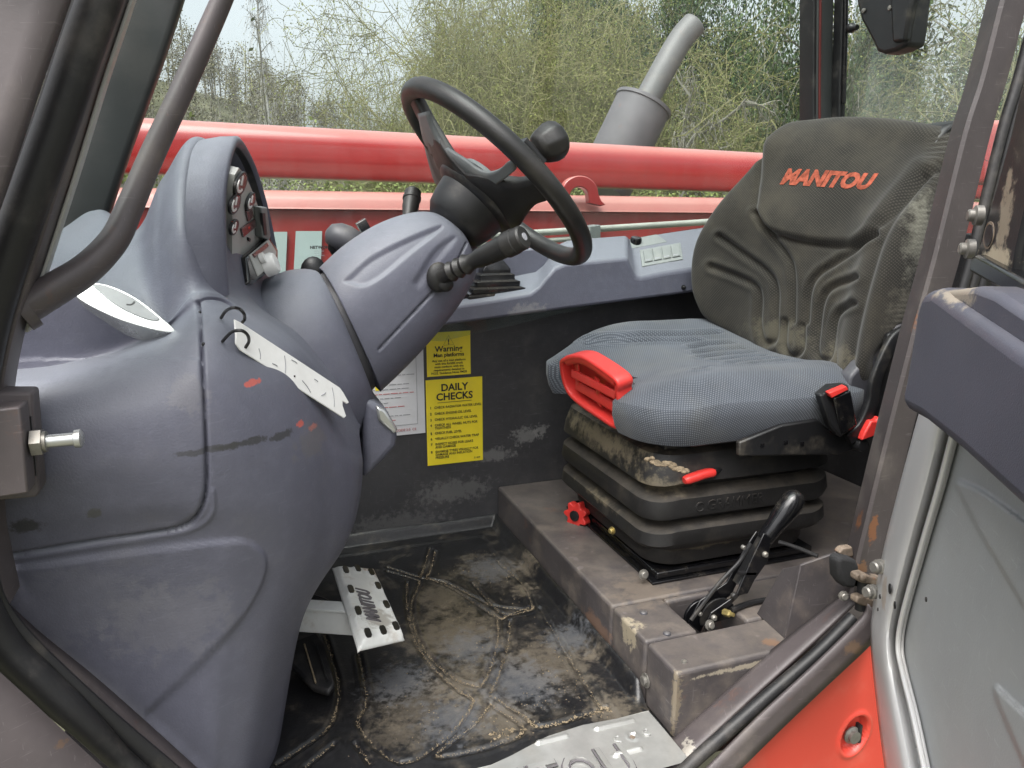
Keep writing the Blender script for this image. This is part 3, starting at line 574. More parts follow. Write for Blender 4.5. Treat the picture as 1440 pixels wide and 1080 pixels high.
patch(m_box, P(948, 985, X=.56), (.02, .012, .10), (0.20, 0.165, 0.115), .8, nscale=110, lo=.35, hi=.5)
patch(m_box, P(1060, 935, Y=.861), (.12, .02, .006), (0.42, 0.37, 0.28), .7, nscale=90, lo=.2, hi=.4)
patch(m_box, P(1085, 903, Z=TZ), (.022, .016, .02), (0.2, 0.11, 0.06), .6, nscale=60, lo=.25, hi=.4)
patch(m_box, P(905, 830, Z=TZ), (.10, .10, .02), (0.20, 0.16, 0.12), .4, nscale=40, lo=.3, hi=.6)
patch(m_box, P(1150, 850, Y=.868), (.05, .02, .05), (0.30, 0.2, 0.13), .5, nscale=120, lo=.4, hi=.48)

# ------------------------------------------------------------------ driver's seat
seat = thing('driver_seat', 'worn blue grey cloth driver seat with black backrest on a rubber bellows suspension', 'seat', (0.82, 1.3, TZ))
SX0, SX1, SY0, SY1 = 0.630, 1.09, 1.058, 1.582
cx, cy, hx, hy = (SX0 + SX1) / 2, (SY0 + SY1) / 2, (SX1 - SX0) / 2, (SY1 - SY0) / 2
def outline(hx, hy, r, N):
    p = rrect(hx, hy, r, 24); p = np.concatenate([p, p[:1]]); s = np.concatenate([[0], np.cumsum(np.linalg.norm(np.diff(p, axis=0), axis=1))])
    t = np.linspace(0, s[-1], N, endpoint=False); return np.stack([np.interp(t, s, p[:, 0]), np.interp(t, s, p[:, 1])], 1), t
def csh(X, Y):
    """height of the cushion's upper face: hollow in the middle, bolsters at the sides, thigh roll at the front"""
    a = (Y - cy) / hy; f = (X - SX0) / (SX1 - SX0)
    h = 0.468 + 0.022 * (a + 1) * sstep(0.0, 0.5, f) * 0.9 + 0.016 * sstep(0.35, 0.8, np.abs(a)) - 0.012 * (1 - sstep(0.0, 0.6, np.abs(a)))
    h = h - 0.012 * (1 - sstep(0.0, 0.25, f)) + 0.006 * np.exp(-((f - 0.3) / .15) ** 2) 
    return h
N = 420; rings = []; uvs = []
O, s = outline(hx, hy, 0.085, N)
O[:, 0] -= 0.018 * (1 - (O[:, 1] / hy) ** 2) * (O[:, 0] < 0)           # bowed front edge
prof = [(1.0, 0.386, -0.02), (1.0, 0.378, -0.006), (1.0, 0.392, 0.002), (1.0, .415, .008), (1.0, 0.44, .008), (1.0, None, .0)]
acc = 0
for k, (sc, z, off) in enumerate(prof[:5]):
    d = O / np.linalg.norm(O, axis=1, keepdims=True); p = O + d * off; X, Y = p[:, 0] + cx, p[:, 1] + cy
    top = csh(X, Y); zz = z + (top - .468) * (.5 if k > 2 else .1 * k); rings.append(np.stack([X, Y, zz], 1)); uvs.append(np.stack([s * 1.0, np.full(N, z * 1.0)], 1))
M = 130; B0 = rings[-1]
for k, t in enumerate(np.linspace(0, 1, M)[1:]):
    sc = 1 - t; rnd = np.clip(t / 0.20, 0, 1); p = O * (sc) + O / np.linalg.norm(O, axis=1, keepdims=True) * .008 * (1 - rnd)
    X, Y = p[:, 0] + cx, p[:, 1] + cy; top = csh(X, Y); z = B0[:, 2] * (1 - math.sin(rnd * math.pi / 2)) + top * math.sin(rnd * math.pi / 2)
    rings.append(np.stack([X, Y, z], 1))
G = np.array(rings); G0 = G.copy()
# seams and flutes on the seat: lines in plan (x rearward, y across)
def flute(G, lines, w, d, bead=0.0):
    XY = G[..., :2]; dd = np.full(XY.shape[:2], 1e9)
    for l in lines: dd = np.minimum(dd, dline(XY, l))
    G[..., 2] += -d * np.exp(-(dd / w) ** 2) + bead * np.exp(-((dd - 2.2 * w) / w) ** 2)
lw = [[(0.865 + .012 * abs(k), cy + k * 0.034 - .012), (0.93, cy + k * 0.034), (1.0, cy + k * .034)] for k in (-3, -2, -1, 0, 1, 2)]
lw += [smooth_line([(0.70, cy + .20), (.76, cy + .15), (.85, cy + .13), (1.0, cy + .125)], 20), smooth_line([(0.76, cy - .17), (.80, cy - .14), (.86, cy - .128), (1.0, cy - .125)], 20), smooth_line([(0.70, cy + .17), (.77, cy + .12), (.86, cy + .10), (.93, cy + .095)], 20)]
body = G[5:]; flute(body, lw, .0065, .010, .003); G[5:] = body
notch = (G[..., 0] < .69)
G[..., 0] += 0.05 * np.where(notch, 1, 0) * sstep(0.462, 0.442, G[..., 2]) * sstep(1.185, 1.225, G[..., 1]) * (1 - sstep(1.468, 1.50, G[..., 1]))
co = MB().grid(G, cv=True).build('seat_cushion', m_cush, seat, angle=80)
uv = np.zeros(G.shape[:2] + (2,)); sh = sstep(.0, 1., np.clip((G[..., 2] - .40) / .05, 0, 1))
kb = 5 + int(.2 * M); uv[kb:] = G0[kb:, :, :2]; dirn = O / np.linalg.norm(O, axis=1, keepdims=True); cum = np.zeros(N)
for k in range(kb - 1, -1, -1): cum = cum + np.linalg.norm(G0[k] - G0[k + 1], axis=1); uv[k] = G0[kb, :, :2] + dirn * cum[:, None]
set_uv(co, uv.reshape(-1, 2))
MB().box((cx + .03, cy, .376), (2 * hx - .10, 2 * hy - .06, .018)).build('cushion_pan', m_black, seat, bevel=.006)

# backrest
B = [
 [(985, 437, 1.515), (1040, 470, 1.42), (1100, 500, 1.29), (1150, 516, 1.19), (1192, 528, 1.095), (1215, 515, 1.065), (1240, 490, 1.075), (1262, 474, 1.12)],
 [(974, 400, 1.53), (1040, 415, 1.42), (1108, 440, 1.29), (1168, 455, 1.19), (1208, 465, 1.09), (1240, 455, 1.055), (1285, 440, 1.055), (1305, 432, 1.11)],
 [(979, 345, 1.53), (1045, 352, 1.42), (1118, 370, 1.29), (1180, 380, 1.19), (1228, 382, 1.085), (1262, 378, 1.05), (1300, 372, 1.05), (1316, 368, 1.11)],
 [(1008, 292, 1.49), (1060, 300, 1.40), (1128, 315, 1.29), (1196, 318, 1.20), (1248, 312, 1.10), (1282, 306, 1.06), (1312, 300, 1.055), (1326, 298, 1.11)],
 [(1055, 238, 1.44), (1090, 248, 1.38), (1150, 258, 1.29), (1220, 260, 1.20), (1282, 252, 1.12), (1310, 246, 1.085), (1330, 242, 1.08), (1338, 240, 1.13)],
 [(1082, 202, 1.415), (1112, 205, 1.37), (1170, 208, 1.29), (1240, 210, 1.21), (1300, 212, 1.14), (1330, 212, 1.105), (1346, 213, 1.10), (1351, 215, 1.14)],
 [(1108, 182, 1.41), (1136, 179, 1.37), (1186, 176, 1.30), (1250, 180, 1.22), (1306, 189, 1.15), (1332, 196, 1.125), (1345, 203, 1.12), (1350, 208, 1.15)],
]
C = np.array([ptsY(r) for r in B])
# bulge the middle forward a little less than the bolsters, then close round to the back
back = C.copy(); back[..., 0] += 0.085; back[..., 2] -= .004
left = C[:, :1] + np.array([[[0.05, 0.012, 0.0]]]); C = np.concatenate([C[:, :1] + np.array([[[0.09, 0.0, 0]]]), left, C], 1)
topr = C[-1:] + np.array([[[0.035, 0, 0.0]]]); topr2 = C[-1:] + np.array([[[0.085, 0, -0.03]]]); bot = C[:1] + np.array([[[0.03, 0, -.03]]])
C = np.concatenate([bot, C, topr, topr2], 0)
G = csurf(C, 220, 260); px = Q(G); nrm = gnormals(G); s_ = np.sign((nrm[110, 120] @ (CAMP - G[110, 120]))); nrm *= s_
def groove(lines, w, d, bead=0):
    dd = np.full(px.shape[:2], 1e9)
    for l in lines: dd = np.minimum(dd, dline(px, smooth_line(l, 60)))
    return -d * np.exp(-(dd / w) ** 2) + bead * np.exp(-((dd - 2 * w) / w) ** 2)
fl = [[(1062, 300), (1085, 332), (1108, 362), (1115, 390), (1115, 452)],
      [(1000, 375), (1040, 390), (1062, 402), (1068, 420), (1067, 455), (1072, 478), (1081, 483), (1090, 474), (1091, 440), (1091, 405), (1080, 383), (1050, 360), (1012, 333)],
      [(1104, 452), (1103, 488), (1115, 501), (1127, 490), (1129, 458)], [(1233, 330), (1180, 366), (1150, 387), (1138, 410), (1134, 453)],
      [(1207, 390), (1170, 404), (1156, 425), (1150, 465), (1148, 495), (1157, 506), (1167, 498), (1172, 465), (1180, 440), (1203, 427)]]
disp = groove(fl, 4.2, .0085, .003)
head = [(1070, 265), (1068, 300), (1085, 322), (1140, 338), (1205, 340), (1240, 310), (1290, 255), (1345, 215), (1330, 170), (1200, 150), (1090, 180)]
sd = sdpoly(px, smooth_line(head + head[:1], 120)); disp += 0.012 * sstep(7, -7, sd) - 0.007 * np.exp(-((sd - 5) / 4) ** 2)
cr = dline(px, smooth_line([(1196, 530), (1206, 465), (1226, 385), (1250, 320), (1300, 250)], 40)); disp += -.004 * np.exp(-(cr / 5) ** 2) + .006 * np.exp(-((cr - 14) / 10) ** 2) * (px[..., 0] > 1180)
rip = sstep(1255, 1290, px[..., 0] + (px[..., 1] - 380) * .25); disp += .0012 * rip * np.sin(px[..., 1] * .85 + .2 * np.sin(px[..., 0] * .1))
G0 = G.copy(); G = G + nrm * disp[..., None]
bo = MB().grid(G).build('backrest', m_back, seat, angle=80, solid=0.0)
cu_ = np.cumsum(np.concatenate([np.zeros((220, 1)), np.linalg.norm(np.diff(G0, axis=1), axis=2)], 1), 1); cu_ -= cu_[:, 120:121]
cv_ = np.cumsum(np.concatenate([np.zeros((1, 260)), np.linalg.norm(np.diff(G0, axis=0), axis=2)], 0), 0); cv_ -= cv_[110:111]
uv = np.stack([cu_, cv_], -1); set_uv(bo, uv.reshape(-1, 2))
Gb = np.array([G[0], G[-1]]);
bc = np.array([C[i] for i in (0, 2, 4, 6, 8)]); bk = bc.copy(); bk[..., 0] = np.maximum(bk[..., 0], 1.10) + .03
MB().grid(csurf(np.array([[np.array([q[1][0] + .10, y, q[1][2]]) for y in (1.50, 1.40, 1.29, 1.19, 1.12)] for q in bc]), 20, 12)).build('back_shell', m_black, seat, solid=.01)
# lettering on the head roll: each glyph row lies on the cloth
o_, e_ = P(1101, 262, Y=1.375), P(1233, 269, Y=1.205)
hi = P(1112, 234, Y=1.375)
bv = None
def on_back(x, y):
    d = np.linalg.norm(px - np.array([x, y]), axis=-1); i = np.unravel_index(np.argmin(d), d.shape); return G[i], nrm[i]
a0, n0 = on_back(1100, 261); a1, n1 = on_back(1232, 270); a2, n2 = on_back(1165, 266); up_, _ = on_back(1172, 238)
tn = unit(n0 + n1 + n2); xd = unit(a1 - a0); yd = unit(np.cross(tn, xd)); 
if yd[2] < 0: yd = -yd
lt = text('lettering', 'MANITOU', m_logo, a0 + tn * .003, xd, yd, 0.0425, seat, extrude=0.0005, shear=0.30, bold=0.0024, width=1.0)
me = lt.data; v = np.empty(len(me.vertices) * 3); me.vertices.foreach_get('co', v); v = v.reshape(-1, 3) + wloc(seat); wx = (v - a0) @ xd; wid = np.linalg.norm(a1 - a0)
v = v + np.outer(wx * (wid / max(wx.max(), 1e-6) - 1), xd)
PX = Q(v); flatG = G.reshape(-1, 3); flatN = nrm.reshape(-1, 3); fp = px.reshape(-1, 2)
for i in range(len(v)):
    k = np.argmin(((fp - PX[i]) ** 2).sum(1)); off = (v[i] - flatG[k]) @ flatN[k]; v[i] = v[i] + flatN[k] * (0.0012 - off)
me.vertices.foreach_set('co', (v - wloc(seat)).reshape(-1)); me.update()
for q_, s__, c_, st__ in (((1300, 330), (.05, .05, .13), (.17, .165, .135), .75), ((1270, 440), (.05, .05, .07), (.12, .11, .085), .6), ((1090, 470), (.08, .14, .045), (.10, .09, .065), .6), ((1180, 500), (.06, .07, .04), (.12, .105, .075), .7), ((1180, 400), (.06, .10, .06), (.075, .066, .05), .5)):
    patch(m_back, on_back(*q_)[0], s__, c_, st__, nscale=45, lo=.15, hi=.7)
# torn foam edge at the worn rear corner
mb = MB()
for k, (x, y) in enumerate([(1330, 262), (1326, 290), (1321, 318), (1318, 350), (1313, 380), (1308, 408), (1340, 236)]):
    c = P(x + random.uniform(-2, 2), y, Y=1.085); mb.sphere(c + [0.012, 0, 0], (.012 + .004 * random.random(), .018, .018 + .006 * random.random()), 10, 7)
mb.build('torn_foam', m_foam, seat)

# red front handle under the thigh roll
hp = [(790, 512), (797, 503), (812, 500), (828, 505), (866, 532), (868, 548), (873, 570), (883, 592), (868, 597), (850, 588), (802, 552)]
HY = [1.462, 1.455, 1.43, 1.40, 1.285, 1.27, 1.25, 1.225, 1.245, 1.29, 1.44]
def HX(x, y): return PN(x, y, (0.606, 1.34, .43), (1, 0.10, 0.25))
loop = catmull([HX(x, y) for x, y in hp], 70, closed=True)
MB().sweep(np.array(loop) + [.012, 0, 0], rrect(.0055, .017, .005, 4), up=(1, .1, .25), closed=True).build('tilt_handle', m_redp, seat)
MB().sweep(catmull([HX(*q) + [.006, 0, .002] for q in ((797, 508), (812, 505), (830, 512), (866, 538))], 20), boxp(.020, .022, .006), up=(1, 0, .3)).build('handle_lip', m_redp, seat)
inn = [HX(x, y) for x, y in hp]; cen = np.mean(inn, 0)
MB().prism([q + (cen - q) * .01 + [0.020, 0, 0] for q in inn], (.006, 0, 0)).build('handle_recess', m_redp, seat)
MB().sweep([HX(803, 525) + [.004, 0, 0], HX(864, 556) + [.004, 0, 0]], boxp(.007, .016, .002)).build('handle_slat', m_redp, seat)
MB().sweep([HX(806, 541) + [.008, 0, 0], HX(868, 578) + [.008, 0, 0]], boxp(.006, .02, .002)).build('handle_slat', m_redp, seat)
for a_, b_ in (((834, 532), (838, 570)), ((806, 508), (808, 548)), ((864, 538), (872, 588))):
    MB().sweep([HX(*a_) + [.008, 0, 0], HX(*b_) + [.008, 0, 0]], boxp(.004, .016, .001)).build('handle_rib', m_redp, seat)

# suspension bellows: stacked folds between two plates
bx, by = 0.842, 1.305
folds = [(.360, .165, .190, 0), (.352, .188, .205, 1), (.325, .197, .212, 1), (.302, .200, .215, 1), (.292, .178, .195, 1), (.287, .174, .192, 2), (.272, .200, .214, 2), (.248, .204, .216, 2), (.238, .200, .214, 2), (.230, .180, .198, 2),
         (.225, .176, .195, 3), (.212, .200, .214, 3), (.190, .203, .216, 3), (.183, .198, .212, 3), (.172, .180, .2, 3), (.165, .172, .19, 4), (.150, .176, .188, 4), (.135, .172, .184, 4), (.128, .160, .172, 4)]
def bell(fs, name, m, shift=0):
    rr = []
    for z, hx_, hy_, _ in fs:
        p = rrect(hx_, hy_, .055, 8); t = np.stack([p[:, 0] + bx, p[:, 1] + by, np.full(len(p), z)], 1)
        t[:, 2] += .004 * np.sin(p[:, 0] * 40) * (hx_ > .19); rr.append(t)
    return MB().grid(np.array(rr), cv=True).build(name, m, seat, angle=38)
bell(folds[:5], 'bellows_fold', m_bell); bell(folds[4:10], 'bellows_fold', m_bell); bell(folds[9:15], 'bellows_fold', m_bell); bell(folds[14:], 'bellows_skirt', m_bell)
MB().box((bx, by, .364), (.33, .38, .012)).build('swivel_plate', m_black, seat, bevel=.004)
MB().box((bx + .005, by, .119), (.345, .375, .014)).build('base_plate', m_gloss, seat, bevel=.003)
MB().box((bx, by, .1095), (.36, .39, .005)).build('base_plate', m_gloss, seat, bevel=.001)
capscrew(seat, np.array(P(905, 808, Y=1.12)), (0, -1, .2), .0065)
text('raised_lettering', 'GRAMMER', m_bell, (bx - .09, by - .2155, .248), (1, 0, 0), (0, 0, 1), .026, seat, extrude=.0014)
MB().tube([(bx - .104 + .008 * math.cos(t), by - .2158, .256 + .008 * math.sin(t)) for t in np.linspace(.5, 5.8, 18)], .0014, 6).build('raised_lettering', m_bell, seat)
# wooden-looking dirt packed on the upper plate
mb = MB()
for k in range(22):
    q = P(912 + k * 2.6 + random.uniform(-3, 3), 647 + k * .7 + random.uniform(-3, 3), Z=.358); mb.sphere(q, (random.uniform(.004, .011), random.uniform(.004, .009), random.uniform(.002, .0045)), 7, 5)
tag(mb.build('packed_dirt', m_clod, None, angle=80), 'lumps of dry tan dirt packed under the front corner of the seat cushion', 'dirt', kind='stuff')
for q_, s__ in ((P(850, 615, Y=1.3), (.14, .28, .04)), (P(930, 680, Y=1.12), (.10, .06, .03)), (P(830, 700, Y=1.3), (.05, .16, .015)), (P(1000, 770, Y=1.1), (.12, .05, .012)), (P(900, 640, Y=1.12), (.08, .08, .02))): patch(m_bell, q_, s__, (0.15, 0.125, 0.085), .8, nscale=45, lo=.3, hi=.7)
# star knob, small lever, side bracket, buckle
kc = P(816, 722, Y=1.42); kax = unit(np.array([-.86, -.5, .05]))
ka = unit(np.cross(kax, [0, 0, 1])); kb = np.cross(kax, ka)
pr = [kc + (ka * math.cos(t) + kb * math.sin(t)) * (.026 + .0045 * math.cos(7 * t)) for t in np.linspace(0, 2 * math.pi, 84, endpoint=False)]
kn = MB().prism(pr, kax * .020).build('star_knob', m_redp, seat, bevel=.003, seg=2)
MB().lathe(kc + kax * .0205, kax, [(.0115, 0), (.0115, .003), (.009, .004), (0, .004)], 18).build('knob_cap', m_black, kn)
MB().tube([kc, kc - kax * .08], .01, 10).build('knob_spindle', m_black, seat)
capscrew(seat, P(861, 746, Y=1.2), (-1, -.3, 0), .005, m_brass)
l0, l1 = P(962, 676, Y=1.085), P(1004, 664, Y=1.085)
pth = catmull([l0, l0 * .7 + l1 * .3 + [0, 0, .001], l0 * .3 + l1 * .7 + [0, 0, .002], l1], 14)
MB().sweep(pth, rrect(.009, .0075, .006, 4), scale=[.72, .92, 1, 1, 1, 1.02, 1.02, 1.02, 1, 1, 1, .98, .94, .8]).build('weight_lever', m_redp, seat)
MB().tube([l1, P(1022, 655, Y=1.11)], .005, 8).build('lever_rod', m_black, seat)
# recliner side bracket on the near side
BY = 1.045
pl = [(1040, 622), (1100, 598), (1150, 590), (1168, 606), (1195, 608), (1215, 585), (1236, 530), (1250, 470), (1275, 458), (1282, 470), (1266, 520), (1262, 560), (1240, 585), (1222, 612), (1205, 632), (1180, 640), (1040, 642)]
MB().prism(ptsY([(x, y, BY) for x, y in pl]), (0, .012, 0)).build('recliner_bracket', m_black, seat, bevel=.003)
fr = [(1196, 530), (1222, 500), (1256, 468), (1280, 462), (1240, 540), (1228, 590), (1205, 610), (1180, 606)]
MB().prism(ptsY([(x, y, BY + .02) for x, y in fr]), (0, .03, 0)).build('recliner_cover', m_dashd, seat, bevel=.006)
cp_ = catmull(ptsY([(1192, 618, BY - .006), (1212, 598, BY - .006), (1226, 565, BY - .006), (1232, 530, BY - .006), (1255, 480, BY - .004), (1278, 462, BY)]), 40)
MB().sweep(cp_, rrect(.012, .006, .004, 3), up=(0, 1, 0)).build('recliner_rim', m_black, seat)
MB().lathe(P(1205, 623, Y=BY - .002), (0, -1, 0), [(.0125, -.01), (.0125, .012), (.011, .016), (.006, .017), (0, .017)], 20).build('pivot_cap', m_black, seat)
MB().sphere(P(1262, 462, Y=1.06), (.02, .014, .012), 14, 9).build('recliner_cap', m_dashd, seat)
MB().prism(ptsY([(1212, 620, 1.02), (1217, 608, 1.02), (1226, 592, 1.02), (1233, 592, 1.02), (1238, 586, 1.02), (1241, 590, 1.02), (1240, 597, 1.02), (1243, 606, 1.02), (1236, 612, 1.02)]), (0, .014, 0)).build('recline_lever', m_redp, seat, bevel=.003)
for x, y in ((1072, 626), (1105, 622), (1128, 624)): MB().box(P(x, y, Y=BY - .0005), (.007, .002, .006)).build('bracket_hole', m_gloss, seat)
# buckle: housing with red push button
bk0 = PN(1160, 555, (0.97, 1.02, .45), (0, 1, 0)); yb = 1.018
hs_ = MB().prism(ptsY([(1154, 556, yb), (1170, 543, yb + .02), (1193, 541, yb + .02), (1204, 590, yb + .02), (1206, 600, yb), (1182, 616, yb), (1168, 600, yb)]), (.004, .022, 0)).build('belt_buckle', m_black, seat, bevel=.004, seg=3)
MB().prism(ptsY([(1173, 560, yb - .001), (1197, 549, yb - .001), (1206, 598, yb - .001), (1184, 613, yb - .001)]), (0, .006, 0)).build('buckle_face', m_gloss, hs_, bevel=.003)
MB().prism(ptsY([(1166, 553, yb - .003), (1190, 543, yb - .003), (1194, 548, yb - .004), (1170, 560, yb - .004)]), (0.001, .012, .001)).build('push_button', m_redp, hs_, bevel=.0015)

# ------------------------------------------------------------------ handbrake
hb = thing('handbrake_lever', 'black steel handbrake lever with a shiny rubber grip rising from the plinth slot', 'handbrake', (0.69, 1.0, TZ))
h0, h1, h2 = P(995, 862, Y=.99), P(1072, 760, Y=.99), P(1124, 690, Y=.99); hd_ = unit(h2 - h1)
MB().lathe(P(1076, 757, Y=.99), hd_, [(.0, -.004), (.012, -.004), (.014, .0), (.0155, .03), (.018, .045), (.0195, .062), (.0195, .077), (.017, .088), (.010, .096), (0, .098)], 22).build('grip', m_gloss, hb, angle=50)
def plate(px, y0, t, m=m_black, name='side_plate', bevel=.0015): return MB().prism(ptsY([(x, y, y0) for x, y in px]), (0, t, 0)).build(name, m, hb, bevel=bevel)
plate([(988, 893), (1000, 862), (1035, 838), (1058, 785), (1075, 750), (1085, 757), (1080, 790), (1062, 815), (1052, 835), (1040, 838)], .975, .004, m_gloss, 'lever_arm')
plate([(968, 876), (985, 845), (1022, 820), (1046, 775), (1064, 747), (1078, 752), (1060, 790), (1040, 812), (1030, 836), (1000, 858), (985, 890)], 1.005, .004, m_gloss, 'lever_arm')
MB().sweep([P(1040, 822, Y=.99), P(1078, 755, Y=.99)], boxp(.022, .02, .004), up=(0, 1, 0)).build('lever_tube', m_black, hb)
q = [P(1010, 868, Y=.985) + np.array([math.cos(t), 0, math.sin(t)]) * .034 for t in np.linspace(-.2, math.pi + .3, 20)]
MB().prism(q, (0, .004, 0)).build('ratchet_quadrant', m_black, hb, bevel=.001)
q = [P(986, 868, Y=1.015) + np.array([math.cos(t), 0, math.sin(t)]) * .032 for t in np.linspace(.2, math.pi + .3, 20)]
MB().prism(q, (0, .006, 0)).build('ratchet_quadrant', m_gloss, hb, bevel=.001)
MB().tube(catmull([P(972, 872, Y=.982), P(1010, 822, Y=.982), P(1040, 790, Y=.982), P(1056, 764, Y=.982)], 20), .0035, 8).build('pull_rod', m_black, hb)
MB().sweep([P(1038, 806, Y=.978), P(1062, 806, Y=.978)], boxp(.006, .006, .001)).build('cross_pin', m_black, hb)
for x, y, r, yy in ((1003, 868, .005, .97), (1031, 837, .006, .975), (1075, 779, .005, .975), (1044, 769, .004, .98), (983, 862, .004, .985)): MB().lathe(P(x, y, Y=yy), (0, -1, 0), [(r, 0), (r, .004), (r * .7, .006), (0, .006)], 12).build('pin', m_bolt if r < .0055 else m_black, hb)
MB().lathe(P(1022, 862, Y=.965), (0.3, -1, .2), [(.006, -.006), (.006, .006), (.0035, .008), (.0035, .014), (0, .014)], 6).build('adjuster_nut', m_brass, hb, angle=20)
capscrew(hb, P(998, 879, Y=.962), (0.1, -1, .3), .006)
MB().tube(catmull([P(1028, 858, Y=.98), P(1055, 848, Z=TZ + .006), P(1085, 842, Z=TZ + .006)], 16), .005, 8).build('cable', m_rubber, hb)
MB().tube(catmull([P(1095, 762, Y=1.09), P(1115, 768, Y=1.07), P(1150, 782, Y=1.03)], 16), .004, 8).build('cable', m_rubber, hb)
# ------------------------------------------------------------------ dashboard
dash = thing('dashboard', 'grey moulded plastic dashboard with a hooded instrument binnacle at the front of the cab', 'dashboard', (0.0, 1.1, 0.0))
head = {0: [(-60,335,1.45),(-60,330,1.25),(-60,350,1.12),(-60,375,1.03),(-60,395,1.0),(-60,515,1.012),(-60,526,.990)],
 1: [(66,330,1.45),(70,335,1.25),(68,360,1.12),(66,388,1.03),(66,404,1.0),(60,508,1.012),(60,520,.990)],
 2: [(133,296,1.45),(143,300,1.25),(148,362,1.10),(150,424,1.0),(150,438,.985),(150,492,1.004),(150,503,.98)],
 3: [(240,234,1.42),(232,240,1.12),(220,335,1.03),(230,448,.985),(231,456,.972),(232,464,.975),(232,473,.952)],
 4: [(305,204,1.40),(283,208,1.14),(266,300,1.0),(276,395,.97),(281,414,.955),(284,428,.945),(287,441,.925)],
 5: [(390,410,1.4),(360,418,1.15),(352,420,1.10),(346,426,1.04),(342,430,1.01),(339,436,.985),(338,448,.95)],
 6: [(450,470,1.4),(430,472,1.2),(426,475,1.14),(420,478,1.08),(417,481,1.05),(415,486,1.01),(413,496,.975)],
 7: [(500,540,1.4),(488,541,1.24),(483,543,1.18),(478,546,1.12),(474,549,1.09),(470,554,1.06),(466,566,1.025)],
 8: [(522,590,1.42),(514,592,1.3),(511,593,1.25),(508,595,1.21),(506,597,1.18),(505,600,1.15),(503,607,1.11)]}
cols0 = [
 [(-60,380,1.45),(-60,390,1.25),(-60,430,1.05),(-60,490,.97),(-60,525,.935),(-60,545,.885),(-60,600,.852),(-60,660,.84),(-60,720,.846),(-60,790,.86),(-60,880,.872),(-60,1000,.88)],
 [(60,340,1.45),(70,355,1.25),(66,430,1.05),(60,490,.975),(60,518,.94),(60,538,.885),(60,590,.848),(60,650,.836),(60,715,.842),(60,780,.858),(60,880,.872),(60,1000,.88)],
 [(130,290,1.45),(143,300,1.25),(150,390,1.06),(150,475,.975),(150,503,.94),(150,523,.885),(150,575,.846),(150,640,.834),(150,705,.84),(150,765,.856),(150,880,.872),(150,1010,.88)],
 [(235,225,1.4),(232,240,1.15),(222,340,1.02),(232,435,.965),(232,472,.935),(232,496,.885),(230,560,.846),(230,635,.834),(230,700,.84),(235,755,.856),(230,880,.872),(230,1060,.88)],
 [(300,212,1.35),(285,225,1.1),(275,320,1.0),(283,420,.95),(287,440,.925),(288,465,.89),(288,530,.852),(288,620,.838),(288,700,.842),(290,760,.857),(290,880,.872),(290,1100,.88)],
 [(390,410,1.4),(360,418,1.15),(345,425,1.04),(338,435,.985),(338,448,.95),(340,475,.91),(345,540,.872),(345,620,.854),(345,700,.854),(345,770,.867),(330,890,.88),(310,1110,.888)],
 [(450,470,1.4),(430,472,1.2),(420,478,1.08),(415,485,1.01),(413,496,.975),(412,518,.945),(412,565,.915),(412,632,.895),(410,712,.89),(405,790,.90),(375,910,.905),(340,1110,.91)],
 [(500,540,1.4),(488,541,1.24),(478,546,1.12),(470,554,1.06),(466,566,1.025),(464,582,.998),(463,612,.97),(462,652,.95),(458,722,.945),(446,792,.95),(405,900,.95),(360,1100,.95)],
 [(522,590,1.42),(514,592,1.3),(508,595,1.21),(505,600,1.15),(503,607,1.11),(503,617,1.085),(505,637,1.06),(507,662,1.04),(502,712,1.025),(485,767,1.02),(425,872,1.02),(384,1085,1.02)],
]
cols = [head[i] + c[5:] for i, c in enumerate(cols0)]
mid_ = [tuple((np.array(a) + np.array(b)) / 2) for a, b in zip(cols[2], cols[3])]
mid_[:7] = [(188,326,1.42),(193,326,1.16),(194,352,1.08),(192,437,.992),(192,448,.978),(192,479,.99),(192,489,.963)]
cols.insert(3, mid_); cols[4][0] = (236,250,1.42); cols[4][1] = (228,254,1.12)
C = np.array([ptsY(c) for c in cols]); b1 = C[-1].copy(); b1[:, 1] += .10; b1[:, 0] += .006; b2 = C[-1].copy(); b2[:, 1] = 1.50; b2[:, 0] -= .02
C = np.concatenate([C, b1[None], b2[None]], 0)
DG = csurf(C, 300, 300); DP = Q(DG); DN = gnormals(DG)
if (DN[100, 150] @ (CAMP - DG[100, 150])) < 0: DN = -DN
front = np.arange(300)[:, None] < 250
def dg(lines, w, d, n=50): 
    dd = np.full(DP.shape[:2], 1e9)
    for l in lines: dd = np.minimum(dd, dline(DP, smooth_line(l, n)))
    return np.where(front, -d * np.exp(-(dd / w) ** 2), 0)
cov = [(278, 425), (283, 480), (288, 560), (291, 640), (290, 692), (278, 724), (245, 744), (120, 763), (0, 783), (-70, 790)]
disp = dg([cov], 2.4, .006) + dg([[(278, 427), (290, 420), (315, 423), (345, 442)]], 1.5, .003)
inside = sdpoly(DP, [(-90, 400), (278, 425), (288, 560), (291, 640), (290, 692), (278, 724), (245, 744), (0, 783), (-90, 792)])
disp += np.where(front, .0022 * sstep(2, -8, inside) * (DP[..., 1] > 505), 0)
tri = list(smooth_line([(-70, 812), (0, 801), (120, 784), (240, 768), (325, 759), (352, 763), (371, 780), (372, 806), (352, 850), (318, 893), (262, 950), (214, 994), (206, 1003), (214, 1012), (246, 1040), (300, 1094)], 120)) + [(300, 1200), (-90, 1200)]
disp += np.where(front, .0040 * sstep(3.0, -3.0, sdpoly(DP, tri)), 0)
disp += np.where(front, .0018 * np.exp(-(dline(DP, smooth_line([(-70, 796), (0, 789), (200, 757), (270, 744), (298, 722), (300, 690)], 60)) / 3) ** 2), 0)
DG = DG + DN * disp[..., None]
MB().grid(DG).build('dash_body', m_dash, dash, angle=80)
